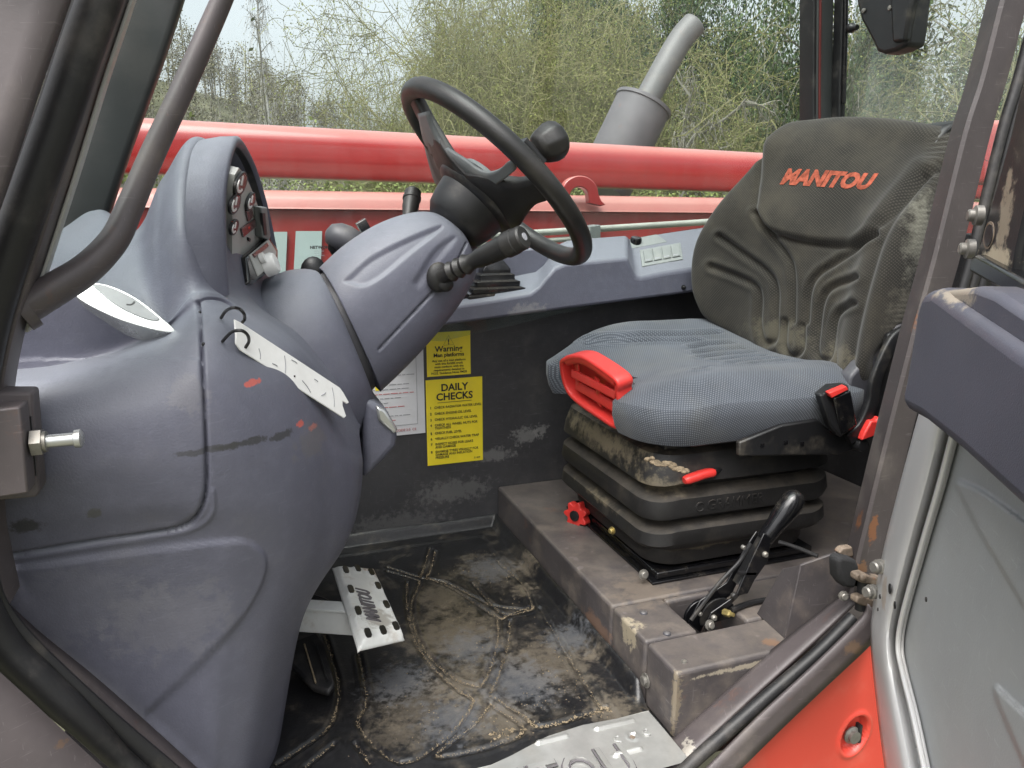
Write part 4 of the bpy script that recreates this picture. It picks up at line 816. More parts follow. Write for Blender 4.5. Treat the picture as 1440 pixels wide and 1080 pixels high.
dpf = np.where(front[..., None], DP, 1e6).reshape(-1, 2)
def on_dash(x, y, off=0.0):
    k = np.argmin(((dpf - np.array([x, y])) ** 2).sum(1)); p = DG.reshape(-1, 3)[k]; n = DN.reshape(-1, 3)[k]
    return PN(x, y, p + n * off, n), n
# rub marks and scuffs
for (x, y), sz, col_, s_, ns in (((350, 622), (.055, .03, .006), (.035, .035, .035), .85, 70), ((300, 632), (.05, .03, .005), (.04, .04, .04), .7, 70), ((395, 613), (.03, .03, .007), (.035, .035, .035), .8, 60), ((355, 538), (.014, .02, .005), (.5, .1, .07), .8, 120),
    ((422, 596), (.008, .02, .006), (.5, .1, .07), .8, 120), ((440, 600), (.012, .02, .005), (.5, .14, .1), .6, 120), ((36, 740), (.03, .03, .012), (.03, .03, .03), .85, 50), ((130, 722), (.012, .02, .008), (.06, .06, .05), .7, 60), ((440, 620), (.05, .05, .03), (.13, .12, .105), .35, 60),
    ((240, 870), (.10, .03, .07), (.19, .185, .19), .2, 60), ((265, 555), (.03, .02, .03), (.2, .19, .18), .22, 90), ((120, 850), (.12, .03, .06), (.18, .18, .19), .15, 60)):
    p, _ = on_dash(x, y); patch(m_dash, p, sz, col_, s_, nscale=ns, lo=.22, hi=.42)
for x, y in ((281, 440), (286, 484)): MB().sphere(on_dash(x, y)[0], .0022, 8, 6).build('screw', m_black, dash)
# side lens in its hollow
def dprism(lst, off, t):
    q = [on_dash(x, y, off)[0] for x, y in lst]; n = on_dash(*np.mean(lst, 0))[1]; return MB().prism(q, -n * t)
lo_ = [(96, 398), (140, 398), (170, 407), (200, 424), (228, 447), (246, 464), (236, 467), (205, 461), (160, 446), (112, 421)]
ctr = np.array(on_dash(175, 432, .004)[0]); nn = unit(np.array([-.05, -.80, .60]))
def lens(lst, off, t): return MB().prism([PN(x, y, ctr + nn * off, nn) for x, y in lst], -nn * t)
bz = lens(smooth_line(lo_ + lo_[:1], 60)[:-1], .016, .04).build('lamp_bezel', m_chrome, dash, bevel=.003, seg=3)
lens(smooth_line([(128, 399), (150, 402), (185, 418), (215, 440), (224, 449), (208, 449), (180, 438), (158, 425), (142, 412), (128, 399)], 50)[:-1], .0172, .012).build('lamp_lens', m_lens, bz, bevel=.001)
MB().tube([PN(x, y, ctr + nn * .0175, nn) for x, y in smooth_line([(178, 428), (185, 428), (189, 424)], 10)], .0009, 6).build('lamp_lens', m_dashd, bz)

# hood of the instrument binnacle
rim = np.array(ptsY([(322, 414, .995), (319, 370, .99), (317, 320, .99), (317, 275, 1.0), (322, 236, 1.03), (329, 208, 1.08), (336, 197, 1.16), (346, 206, 1.26), (362, 240, 1.35), (378, 295, 1.41), (390, 352, 1.44)]))
seam = np.array(ptsY([(277, 404, .985), (268, 370, .985), (263, 320, .985), (262, 278, .995), (266, 240, 1.02), (272, 216, 1.07), (284, 204, 1.16), (300, 208, 1.26), (318, 242, 1.35), (334, 297, 1.41), (346, 354, 1.44)]))
rm = catmull(rim, 90); sm = catmull(seam, 90); midp = rm * .5 + sm * .5; ctr_h = P(350, 320, Y=1.2); outw = midp - ctr_h; outw /= np.linalg.norm(outw, axis=1, keepdims=True)
sections = [sm + outw * -.012, sm + outw * .003, sm * .97 + rm * .03 + outw * .007, midp + outw * .008, rm * .95 + sm * .05 + outw * .006, rm + outw * .001, rm - outw * .004, rm * .9 + sm * .1 - outw * .009, midp - outw * .012, sm - outw * .02]
MB().grid(np.array(sections)).build('hood', m_dash, dash, angle=60)
MB().grid(np.array([rm * .86 + sm * .14 - outw * .010, midp - outw * .0115, sm - outw * .018])).build('hood_lining', m_black, dash)
# instrument panel
ip0 = P(323, 330, Y=1.06); ip1 = P(384, 330, Y=1.43); iy = unit(ip1 - ip0); inn = unit(np.cross(iy, [0.25, 0, 1.0])); inn = inn if inn[0] > 0 else -inn
def IP(x, y, off=0): return PN(x, y, ip0 + inn * off, inn)
def iprism(lst, off, t, m, name, parent=None, bevel=0): return MB().prism([IP(x, y, off) for x, y in lst], -inn * t).build(name, m, parent or dash, bevel=bevel)
iprism([(327, 270), (330, 246), (336, 236), (345, 246), (358, 276), (368, 305), (377, 332), (384, 352), (378, 385), (334, 414), (326, 408)], 0, .01, m_bezel, 'instrument_panel')
def gauge(x, y, rx, ry, a=0.3):
    L_ = [(x + rx * math.cos(t) * math.cos(a) - ry * math.sin(t) * math.sin(a), y + rx * math.cos(t) * math.sin(a) + ry * math.sin(t) * math.cos(a)) for t in np.linspace(0, 2 * math.pi, 28, endpoint=False)]
    gz = iprism(L_, .004, .004, m_black, 'gauge', bevel=.001)
    iprism([(x + (p - x) * .8, y + (q - y) * .8) for p, q in L_], .0046, .001, m_maroon, 'gauge_face', gz)
    arc = [(x + (p - x) * .72, y + (q - y) * .72) for p, q in L_[3:17]] + [(x + (p - x) * .5, y + (q - y) * .5) for p, q in L_[16:2:-1]]
    iprism(arc, .0052, .001, m_white, 'gauge_scale', gz)
    iprism([(x - .8, y + ry * .1), (x + .8, y + ry * .1), (x + rx * .5, y - ry * .6), (x + rx * .3, y - ry * .65)], .0056, .0008, m_white, 'needle', gz)
for g_ in ((340, 259, 7, 18), (332, 287, 6, 16), (354, 284, 5, 14), (331, 320, 4.5, 12)): gauge(*g_)
for L_, m in (([(347, 297), (354, 288), (357, 305), (350, 312)], m_maroon), ([(340, 322), (359, 308), (361, 318), (343, 334)], m_maroon), ([(328, 312), (333, 310), (334, 318), (329, 320)], m_logo)): iprism(L_, .003, .003, m, 'warning_lamp', bevel=.0006)
iprism([(349.5, 320), (351.5, 318.5), (351.8, 321.5), (349.8, 322.5)], .0034, .001, m_redp, 'warning_lamp')
iprism([(350, 334), (353, 336), (352, 340), (350, 338)], .003, .003, m_black, 'button')
sw_ = iprism([(368, 292), (376, 292), (381, 330), (379, 338), (370, 334)], .012, .012, m_sw, 'rocker_switch', bevel=.002)
iprism([(369, 300), (373, 300), (376, 330), (372, 331)], .0135, .004, m_black, 'rocker', sw_)
# heater control box with its dial
hb0 = P(366, 372, Y=1.20); hn = unit(np.array([.95, -.25, .35]))
def HP(x, y, off=0): return PN(x, y, hb0 + hn * off, hn)
hx_ = MB().prism([HP(*q) for q in [(346, 360), (378, 332), (392, 352), (392, 372), (360, 398), (352, 398)]], -hn * .04).build('control_box', m_gloss, dash, bevel=.004)
MB().prism([HP(x, y, .002) for x, y in [(352, 358), (378, 336), (389, 354), (388, 368), (364, 388)]], -hn * .004).build('control_face', m_bezel, hx_, bevel=.001)
MB().prism([HP(x, y, .004) for x, y in [(356, 357), (376, 341), (378, 346), (359, 362)]], -hn * .003).build('control_slot', m_maroon, hx_)
c = HP(374, 374, .003); MB().lathe(c, hn, [(.017, -.002), (.017, .012), (.014, .017), (0, .018)], 18).build('dial', m_white, hx_)
MB().lathe(HP(366, 364, .003), hn, [(.008, 0), (.008, .007), (0, .008)], 14).build('dial', m_white, hx_)

# knee bolster round the column
def loft(secs, Yc, power=2.3, n=64):
    out = []
    for T, B_, b in secs:
        t, bb = P(*T, Y=Yc), P(*B_, Y=Yc); c = (t + bb) / 2; a = (t - bb) / 2; r = []
        for k in np.arange(n) * 2 * math.pi / n:
            cs, sn = math.cos(k), math.sin(k); r.append(c + a * np.sign(cs) * abs(cs) ** (2 / power) + np.array([0, 1, 0]) * b * np.sign(sn) * abs(sn) ** (2 / power))
        out.append(np.array(r))
    return out
SY = 1.285
secs = [((425, 392), (505, 560), .10), ((447, 384), (520, 558), .108), ((440, 380), (521, 566), .122), ((425, 379), (514, 578), .138), ((400, 383), (498, 604), .155), ((362, 400), (468, 650), .175), ((330, 430), (440, 700), .18)]
R_ = loft(secs, SY, 2.4, 80); G = np.swapaxes(catmull(np.array(R_), 60), 0, 0)
MB().grid(G, cv=True).build('column_shroud', m_dash, dash, angle=70)
# lower right foot vent with its bright insert
vt = MB().prism(ptsY([(512, 560, 1.17), (527, 566, 1.17), (545, 578, 1.17), (561, 607, 1.17), (558, 628, 1.17), (540, 648, 1.17), (512, 676, 1.17)]), (0, .20, 0)).build('foot_vent', m_dash, dash, bevel=.012, seg=3)
MB().prism(ptsY([(529, 571, 1.165), (542, 577, 1.165), (560, 604, 1.165), (556, 612, 1.165), (532, 592, 1.165)]), (0, .05, 0)).build('vent_insert', m_chrome, vt, bevel=.004)
# dark hollow under the dash (pedal box)
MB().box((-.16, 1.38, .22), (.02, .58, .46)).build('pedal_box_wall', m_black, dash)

# ------------------------------------------------------------------ steering column and stalks
colm = thing('steering_column', 'grey plastic steering column cover with black control stalks', 'steering column', P(500, 480, Y=SY))
secs = [((462, 388), (523, 538), .098), ((452, 380), (530, 545), .110), ((455, 373), (534, 542), .114), ((490, 342), (566, 512), .110), ((535, 314), (600, 476), .102), ((580, 299), (630, 440), .092), ((612, 300), (650, 410), .084), ((636, 318), (660, 385), .070), ((640, 330), (655, 370), .045)]
R_ = np.array(loft(secs, SY, 2.5, 300)); G = catmull(R_, 240); pxg = Q(G)
nn = gnormals(G); cg = G.mean(1, keepdims=True); sg = np.sign((nn * (G - cg)).sum(-1, keepdims=True)); nn = nn * sg
near = G[..., 1] < SY + .01
d_ = np.where(near, -.0055 * np.exp(-(dline(pxg, [(533, 492), (612, 408), (622, 395)]) / 1.5) ** 2), 0)
d_ += np.where(near, -.005 * sstep(4, -4, sdpoly(pxg, list(smooth_line([(485, 395), (530, 358), (620, 318), (580, 352), (520, 398), (485, 395)], 40)))), 0)
d_ += np.where(near, -.003 * sstep(5, -5, sdpoly(pxg, list(smooth_line([(582, 398), (612, 352), (640, 335), (612, 372), (590, 402), (582, 398)], 40)))), 0)
d_ += np.where(near, -.005 * np.exp(-(dline(pxg, [(641, 374), (656, 342)]) / 1.4) ** 2), 0)
G = G + nn * d_[..., None]
MB().grid(G, cv=True).build('column_cover', m_dash, colm, angle=60)
R_ = np.array(loft([((436, 398), (512, 556), .100), ((455, 384), (524, 540), .100), ((475, 365), (540, 522), .095)], SY, 2.4, 64)); MB().grid(catmull(R_, 12), cv=True).build('sleeve', m_dashd, colm)
MB().tube([P(646, 345, Y=SY), P(668, 318, Y=SY), P(690, 270, Y=SY)], .026, 16).build('shaft', m_black, colm)
# near stalk with bellows boot
s0, s1 = P(622, 388, Y=1.175), P(737, 333, Y=1.06); sd_ = unit(s1 - s0); L_ = np.linalg.norm(s1 - s0)
prof = [(0, 0), (.014, 0)] + [(.0165 if k % 2 else .0125, .012 + .0075 * k) for k in range(7)] + [(.0125, .068), (.0145, .075), (.0165, .10), (.0175, .125), (.0182, L_ - .034), (.0195, L_ - .033), (.0195, L_ - .016), (.0182, L_ - .015), (.0182, L_ - .003), (.016, L_), (0, L_ + .001)]
stalk = MB().lathe(s0, sd_, prof, 24).build('control_stalk', m_wheel, colm, angle=35)
MB().sphere(P(617, 390, Y=1.18), (.020, .012, .024), 16, 10).sphere(P(626, 400, Y=1.175), (.014, .01, .012), 12, 8).build('stalk_boot', m_bell, colm)
patch(m_wheel, s0 + sd_ * (L_ - .03), (.012, .03, .02), (.13, .09, .05), .8, nscale=60, lo=.25, hi=.45)
MB().lathe(s1, sd_, [(.006, .0005), (.006, .0015), (0, .0018)], 12).build('stalk_symbol', m_inkg, stalk)
# far stalk seen above the cover
t0, t1 = P(574, 312, Y=1.36), P(581, 268, Y=1.40); td = unit(t1 - t0); Lt = np.linalg.norm(t1 - t0)
fs = MB().lathe(t0, td, [(.011, 0), (.0125, Lt * .3), (.0148, Lt * .45), (.0148, Lt * .68), (.0165, Lt * .7), (.0165, Lt * .78), (.0150, Lt * .8), (.0150, Lt - .004), (.012, Lt), (0, Lt + .002)], 20).build('control_stalk', m_wheel, colm, angle=35)
for x, y in ((578, 284), (580, 287), (577, 296), (583, 297), (580, 300)): MB().sphere(P(x, y, Y=1.372), .0018, 6, 4).build('stalk_symbol', m_white, fs)
k0, k1 = P(505, 345, Y=1.42), P(468, 330, Y=1.44); MB().lathe(k0, k1 - k0, [(.012, -.01), (.022, .0), (.027, .025), (.026, .042), (.018, .058), (.006, .064), (0, .065)], 24).build('lever_knob', m_dashd, colm)
MB().lathe(P(470, 342, Y=1.43), (0, .2, -1), [(.01, -.01), (.012, .01), (0, .03)], 12).build('lever_boot', m_black, colm)
MB().sweep([P(505, 322, Y=1.44), P(517, 315, Y=1.44)], boxp(.02, .024, .003)).build('lever_switch', m_gloss, colm)
MB().sphere(P(441, 382, Y=1.36), (.022, .016, .026), 16, 10).build('lever_boot', m_black, colm)

# ------------------------------------------------------------------ steering wheel
sw = thing('steering_wheel', 'worn black steering wheel with a spinner knob on its rim', 'steering wheel', P(702, 240, Y=SY))
wc = np.array([.4242, 1.278, .8206]); RW = .1926; e1 = np.array([-math.cos(.776), 0, math.sin(.776)]); e2 = np.array([0, 1.0, 0]); wn_ = unit(np.cross(e2, e1)); wn_ = wn_ if wn_[2] > 0 else -wn_
def W(a, b, h=0): return wc + e1 * a + e2 * b + wn_ * h
MB().tube([W(RW * math.cos(t), RW * math.sin(t)) for t in np.linspace(0, 2 * math.pi, 96, endpoint=False)], .0160, 18, closed=True).build('rim', m_wheel, sw)
def spoke(ang, w0, w1, name, twist=0):
    d = e1 * math.cos(ang) + e2 * math.sin(ang); p = catmull([wc + d * .02 - wn_ * .045, wc + d * .07 - wn_ * .042, wc + d * .12 - wn_ * .024, wc + d * (RW - .012) - wn_ * .002, wc + d * (RW - .002)], 30)
    mb = MB(); pr = rrect(1, 1, .5, 5); path, A, B_ = mb.frames(p, wn_); ws = np.interp(np.linspace(0, 1, 30), [0, .3, .6, .85, 1], [w0, w0 * .8, w1 * 1.15, w1, w1 * 1.2]); hs_ = np.interp(np.linspace(0, 1, 30), [0, .5, 1], [.012, .010, .009])
    V = path[:, None] + A[:, None] * (pr[None, :, :1] * ws[:, None, None] / 2) + B_[:, None] * (pr[None, :, 1:2] * hs_[:, None, None])
    return mb.grid(V, cv=True).build(name, m_wheel, sw)
spoke(math.radians(8), .15, .045, 'spoke'); spoke(math.radians(-98), .14, .04, 'spoke'); spoke(math.radians(98), .14, .04, 'spoke')
MB().lathe(wc, -wn_, [(0, .012), (.05, .014), (.075, .028), (.082, .045), (.078, .056), (.066, .062), (.062, .085), (.056, .105), (.045, .118), (0, .12)], 40).build('hub', m_black, sw, angle=50)
def wing_pt(x, y):
    h = -.03
    for _ in range(12):
        q = PN(x, y, wc + wn_ * h, wn_); r = min(np.linalg.norm(q - wc - wn_ * h) / RW, 1.0); h = .5 * h + .5 * (-.052 * (1 - r ** 2) - .004)
    return q
wu = smooth_line([(599, 158), (608, 182), (621, 205), (638, 217), (654, 227), (668, 238), (684, 244), (700, 240), (712, 230), (722, 226)], 44); wl_ = smooth_line([(587, 160), (594, 195), (603, 232), (612, 258), (625, 270), (645, 277), (668, 274), (690, 264), (708, 253), (724, 240)], 44)
MB().grid(np.array([[wing_pt(*(wu[i] + (wl_[i] - wu[i]) * t)) for i in range(44)] for t in np.linspace(0, 1, 7)])).build('spoke_cover', m_spoke, sw, solid=.006, angle=70)
MB().lathe(wc, wn_, [(0, -.01), (.055, -.012), (.06, -.018), (.06, -.03), (0, -.03)], 32).build('horn_pad', m_spoke, sw)
kb_ = P(747, 214, Y=1.285 - RW * .86); kd = unit(P(782, 196, Y=1.285 - RW * .86) - kb_)
MB().lathe(kb_, kd, [(0, -.004), (.010, -.002), (.010, .006), (.021, .010), (.027, .020), (.031, .033), (.0305, .043), (.026, .052), (.018, .057), (.007, .059), (0, .059)], 9).build('spinner_knob', m_wheel, sw, bevel=.004, seg=3, angle=70)
MB().sweep([kb_ - e1 * .022, kb_ + e1 * .022], boxp(.034, .012, .004)).build('knob_clamp', m_black, sw)

# ------------------------------------------------------------------ side console
sc_ = thing('side_console', 'grey plastic side console with lever boots and switches under the boom side window', 'console', P(800, 420, Y=1.6))
fy, byy = 1.575, 1.676
front_l = [(540, 478), (600, 463), (640, 456), (800, 434), (970, 412), (1100, 396), (1100, 362), (975, 378), (935, 384), (902, 391), (894, 390), (887, 375), (883, 363), (840, 367), (795, 371), (780, 377), (768, 390), (757, 404), (745, 413), (700, 421), (640, 430), (540, 448)]
back_l = [(540, 470), (600, 450), (640, 440), (800, 425), (970, 400), (1105, 390), (1105, 304), (975, 320), (935, 326), (900, 332), (893, 336), (886, 336), (880, 330), (840, 333), (798, 337), (786, 342), (776, 352), (766, 366), (755, 375), (705, 385), (650, 395), (540, 410)]
f3, b3 = np.array(pts(front_l, fy)), np.array(pts(back_l, byy)); n = len(f3)
mb = MB(); m1 = f3 * .86 + b3 * .14; m1[:, 1] = f3[:, 1] + .012
mb.add(np.concatenate([f3, b3]), [tuple(range(n))] + [(i, (i + 1) % n, (i + 1) % n + n, i + n) for i in range(n)] + [tuple(range(2 * n - 1, n - 1, -1))])
mb.build('console_body', m_dash, sc_, bevel=.007, seg=3)
# raised far lip
MB().prism(pts([(540, 368), (700, 353), (765, 347), (774, 362), (762, 392), (700, 402), (540, 425)], 1.655), (0, .014, 0)).build('console_lip', m_dash, sc_, bevel=.006)
tz = P(700, 418, Y=1.60)[2]
def boot(cx_, cy_, z0, sx, sy, nfold=4, name='lever_boot'):
    sec = []; zz = z0
    for k in range(nfold):
        f = 1 - k * .15; sec += [(sx * f, sy * f, zz), (sx * f, sy * f, zz + .006), (sx * f * .80, sy * f * .80, zz + .010)]; zz += .0145
    f = 1 - nfold * .14; sec += [(sx * f, sy * f, zz), (sx * f * .98, sy * f, zz + .004), (.014, .014, zz + .026), (.010, .010, zz + .03)]
    rr = [np.stack([p[:, 0] + cx_, p[:, 1] + cy_, np.full(len(p), z)], 1) for sx_, sy_, z in sec for p in [rrect(sx_, sy_, min(sx_, sy_) * .18, 3)]]
    return MB().grid(np.array(rr), cv=True).build(name, m_bellg, sc_, angle=30), zz
q = P(702, 408, Y=1.60); o1, z1 = boot(q[0], 1.632, tz - .002, .074, .042); q2 = P(640, 420, Y=1.60); o2, z2 = boot(q2[0] - .012, 1.632, tz - .012, .052, .042)
MB().tube([(q[0], 1.632, z1 + .02), (q[0] + .004, 1.632, z1 + .05)], .006, 10).build('lever', m_black, sc_)
MB().tube([(q2[0], 1.632, z2 + .02), (q2[0] - .01, 1.632, z2 + .05)], .006, 10).build('lever', m_black, sc_)
# switch bank
sA, sB, sC, sD = P(900, 391, Y=1.577), P(975, 378, Y=1.577), P(975, 320, Y=1.676), P(895, 335, Y=1.676)
def S(u, v): return (sA * (1 - u) + sB * u) * (1 - v) + (sD * (1 - u) + sC * u) * v
pc = [S(.03, .66), S(.76, .66), S(.80, .24), S(.05, .24)]; sn = unit(np.cross(pc[1] - pc[0], pc[3] - pc[0])); sn = sn if sn[2] > 0 else -sn
plt_ = MB().prism([q + sn * .004 for q in pc], -sn * .012).build('switch_panel', m_sw, sc_, bevel=.0015)
for k in range(4):
    u0_, u1_ = .07 + k * .225, .07 + k * .225 + .19; f_ = lambda u, v: (pc[0] * (1 - u) + pc[1] * u) * (1 - v) + (pc[3] * (1 - u) + pc[2] * u) * v + sn * .0075
    MB().prism([f_(u0_, .12), f_(u1_, .12), f_(u1_, .82), f_(u0_, .82)], -sn * .004).build('button', m_sw, plt_, bevel=.0012)
    MB().prism([f_(u0_ + .02, .70) + sn * .0003, f_(u1_ - .05, .70) + sn * .0003, f_(u1_ - .05, .74) + sn * .0003, f_(u0_ + .02, .74) + sn * .0003], -sn * .001).build('button_mark', m_inkg, plt_)
tp = MB().prism([S(-.25, .74) + sn * .003, S(.52, .74) + sn * .003, S(.34, .99) + sn * .003, S(-.12, .99) + sn * .003], -sn * .012).build('top_plate', m_sw, sc_, bevel=.001)
for u, v in ((-.42, .80), (-.02, .90)):
    MB().lathe(S(u, v), (0, -.25, 1), [(.014, -.012), (.014, .008), (.012, .012), (0, .0125)], 20).build('push_knob', m_gloss, sc_)
capscrew(sc_, P(961, 412 - 8, Y=fy), (0, -1, 0), .004, m_black)
patch(m_dash, P(745, 440, Y=fy), (.08, .05, .03), (.24, .23, .23), .5, nscale=70, lo=.25, hi=.5)

# ------------------------------------------------------------------ stickers on the side wall
SYW = WY - .0008
def sheet(name, label, cat, px, m):
    q = np.array(pts(px, SYW)); x0, x1 = (q[0, 0] + q[3, 0]) / 2, (q[1, 0] + q[2, 0]) / 2; z1_, z0_ = (q[0, 2] + q[1, 2]) / 2, (q[2, 2] + q[3, 2]) / 2
    t = thing(name, label, cat, (x0, SYW, z0_)); MB().box(((x0 + x1) / 2, SYW, (z0_ + z1_) / 2), (x1 - x0, .0012, z1_ - z0_)).build('sheet', m, t, flat=True)
    return t, x0, x1, z0_, z1_
def wt(t, body, m, x, z, size, align='LEFT', bold=0.0, width=1.0, name='lettering', line=1.0): return text(name, body, m, (x, SYW - .0012, z), (1, 0, 0), (0, 0, 1), size, t, extrude=.0002, align=align, bold=bold, width=width, space_line=line)
t, x0, x1, z0, z1 = sheet('warning_sticker', 'small yellow sticker with a warning triangle and the word Warning on the side wall', 'sticker', [(600, 472), (662, 461), (661, 524), (600, 532)], m_yel)
w = x1 - x0; h = z1 - z0; xm = (x0 + x1) / 2
tri_ = lambda s, off: [(xm - s, SYW - off, z1 - .08 * h - .022), (xm + s, SYW - off, z1 - .08 * h - .022), (xm, SYW - off, z1 - .08 * h)]
MB().sweep(np.array(tri_(.0125, .0010)), boxp(.0016, .0004, .0001), closed=True).build('triangle', m_ink, t)
wt(t, '!', m_ink, xm, z1 - .08 * h - .0205, .018, 'CENTER', .0005)
wt(t, 'Warning', m_ink, xm, z1 - .44 * h, .0185, 'CENTER', .0004); wt(t, 'Man platforms', m_ink, xm, z1 - .56 * h, .0125, 'CENTER', .0003)
wt(t, 'Any use of a man platform\nwith this forklift truck\nmust conform with the\nrequirements detailed in\nH.S.E. Guidance Note PM28', m_ink, xm, z1 - .67 * h, .0074, 'CENTER', .0001, line=.98)
t, x0, x1, z0, z1 = sheet('checks_sticker', 'large yellow sticker headed DAILY CHECKS with a numbered list on the side wall', 'sticker', [(600, 536), (679, 528), (678, 645), (600, 657)], m_yel)
w = x1 - x0; h = z1 - z0; xm = (x0 + x1) / 2
wt(t, 'DAILY\nCHECKS', m_ink, xm, z1 - .135 * h, .0235, 'CENTER', .0006, line=.92)
MB().box((xm, SYW - .0012, z1 - .268 * h), (.082, .0005, .001)).build('underline', m_ink, t)
for k, (n_, s_) in enumerate((('1', 'CHECK RADIATOR WATER LEVEL'), ('2', 'CHECK ENGINE OIL LEVEL'), ('3', 'CHECK HYDRAULIC OIL LEVEL'), ('4', 'CHECK ALL WHEEL NUTS FOR\nTIGHTNESS'), ('5', 'CHECK FUEL LEVEL'), ('6', 'VISUALLY CHECK WATER TRAP'), ('7', 'INSPECT HOSES FOR LEAKS\nAND DAMAGE'), ('8', 'EXAMINE TYRES VISUALLY FOR\nDAMAGE AND INFLATION\nPRESSURE'))):
    zz = z1 - h * (.335, .405, .475, .54, .635, .70, .765, .855)[k]
    wt(t, n_, m_ink, x0 + .06 * w, zz, .0082, bold=.0002); wt(t, s_, m_ink, x0 + .14 * w, zz, .0082, bold=.0001, width=.92, line=.9)
wt(t, '31409', m_ink, x1 - .05 * w, z0 + .03 * h, .0065, 'RIGHT')
t, x0, x1, z0, z1 = sheet('instruction_sheet', 'white printed instruction sheet half hidden behind the steering column', 'notice', [(488, 500), (597, 484), (596, 606), (488, 622)], m_paper)
w = x1 - x0; h = z1 - z0
for a_, b_ in (((x0 + .05 * w, z0 + .12 * h), (x0 + .90 * w, z0 + .12 * h)), ((x0 + .90 * w, z0 + .12 * h), (x0 + .90 * w, z1 - .06 * h))): MB().sweep([(a_[0], SYW - .0011, a_[1]), (b_[0], SYW - .0011, b_[1])], boxp(.0008, .0004, .0001), up=(0, 1, 0)).build('border_line', m_inkg, t)
mb = MB(); mr = MB()
for k in range(15):
    z = z1 - h * (.14 + .052 * k); L_ = random.uniform(.45, .82)
    xs_ = x0 + .08 * w
    while xs_ < x0 + L_ * w:
        l = random.uniform(.006, .018); (mr if k % 3 == 1 else mb).box((xs_ + l / 2, SYW - .0009, z), (l, .0004, .0016)); xs_ += l + .0025
mb.build('printed_lines', m_inkg, t, flat=True); mr.build('printed_lines', m_inkr, t, flat=True)
wt(t, 'CODE 2.0  CE', m_inkr, x1 - .12 * w, z0 + .045 * h, .008, 'RIGHT')
MB().box((P(532, 545, Y=SYW)[0], SYW - .0011, P(532, 545, Y=SYW)[2]), (.014, .0006, .014)).build('yellow_corner', m_yel, t)

# ------------------------------------------------------------------ white tag on cable ties
tg = thing('white_tag', 'white plastic tag hanging on the dashboard by two black cable ties', 'tag', on_dash(340, 470)[0])
pl = [(330, 449), (338, 453), (478, 545), (483, 552), (491, 566), (488, 568), (482, 564), (482, 570), (487, 585), (484, 588), (478, 584), (425, 550), (380, 519), (338, 492), (332, 483), (332, 470)]
pa, pb, pc_ = on_dash(338, 470, .006)[0], on_dash(470, 575, .010)[0], on_dash(455, 530, .004)[0]
tn = unit(np.cross(pb - pa, np.array([.35, .55, .75]))); tn = tn if tn @ (CAMP - pa) > 0 else -tn
pa2 = pa + tn * .008
MB().prism([PN(x, y, pa2, tn) for x, y in pl], -tn * .0022).build('tag_plate', m_tagw, tg, bevel=.0006)
for L_ in ([(364, 490), (366, 505)], [(400, 500), (401, 525)], [(425, 535), (437, 552)], [(410, 506), (418, 511)], [(442, 533), (447, 537)], [(452, 556), (458, 552)], [(383, 511), (390, 515)], [(467, 545), (470, 572)]):
    MB().tube([PN(x, y, pa2 + tn * .0004, tn) for x, y in smooth_line(L_ if len(L_) > 2 else [L_[0], ((L_[0][0] + L_[1][0]) / 2 + 1, (L_[0][1] + L_[1][1]) / 2), L_[1]], 8)], .0005, 5).build('pen_stroke', m_inkg, tg)
MB().sphere(PN(414, 529, pa2, tn), .0014, 6, 5).build('pen_stroke', m_ink, tg)
for L_ in ([(311, 447), (317, 438), (326, 433), (336, 434), (343, 441), (344, 449), (341, 453)], [(313, 480), (320, 472), (328, 466), (340, 465), (348, 471), (350, 480), (345, 489)]):
    n_ = len(L_); MB().tube(catmull([on_dash(x, y, .002 + .026 * math.sin(math.pi * k / (n_ - 1)))[0] if k < n_ - 1 else PN(x, y, pa2, tn) for k, (x, y) in enumerate(L_)], 30), .0018, 8).build('cable_tie', m_black, tg)

# ------------------------------------------------------------------ pedals
pd = thing('brake_pedal', 'white painted metal brake pedal with slots and raised lettering', 'pedal', P(520, 850, Z=.1))
pc = [P(470, 792, Z=.150), P(528, 796, Z=.110), P(573, 893, Z=.105), P(507, 908, Z=.135)]     # far-forward, far-rear, near-rear, near-forward
pnn = unit(np.cross(pc[1] - pc[0], pc[3] - pc[0])); pnn = pnn if pnn[2] > 0 else -pnn
def PD(u, v, off=0): return (pc[0] * (1 - u) + pc[1] * u) * (1 - v) + (pc[3] * (1 - u) + pc[2] * u) * v + pnn * off
G = np.array([[PD(u, v) for v in np.linspace(0, 1, 60)] for u in np.linspace(0, 1, 36)])
U, V = np.meshgrid(np.linspace(0, 1, 36), np.linspace(0, 1, 60), indexing='ij'); ed = np.minimum(np.minimum(U, 1 - U) * .115, np.minimum(V, 1 - V) * .22)
dz = -.010 * (1 - sstep(0, .010, ed)); slots = [(.20, .10), (.5, .07), (.80, .12), (.16, .37), (.82, .33), (.16, .64), (.82, .60), (.20, .90), (.52, .90), (.82, .88)]
for u, v in slots:
    e = np.maximum(np.abs(U - u) / .085, np.abs(V - v) / .055); dz += .0022 * (1 - sstep(.8, 1.3, e))
G = G + pnn * dz[..., None]
pp = MB().grid(G).build('pedal_pad', m_pedal, pd, solid=.004, angle=50)
for u, v in slots: MB().prism([PD(u + a * .062, v + b * .050, .0032) for a, b in ((-.6, -1), (.6, -1), (1, -.6), (1, .6), (.6, 1), (-.6, 1), (-1, .6), (-1, -.6))], -pnn * .003).build('slot', m_black, pp, flat=True)
xd_ = unit(PD(.5, 0) - PD(.5, 1)); text('raised_lettering', 'MANITOU', m_exh, PD(.56, .80, .0006), xd_, unit(PD(0, .5) - PD(1, .5)), .036, pd, extrude=.0012, bold=.0006, width=.62)
patch(m_pedal, PD(.55, .75), (.05, .05, .03), (.30, .28, .25), .8, nscale=50, lo=.25, hi=.45)
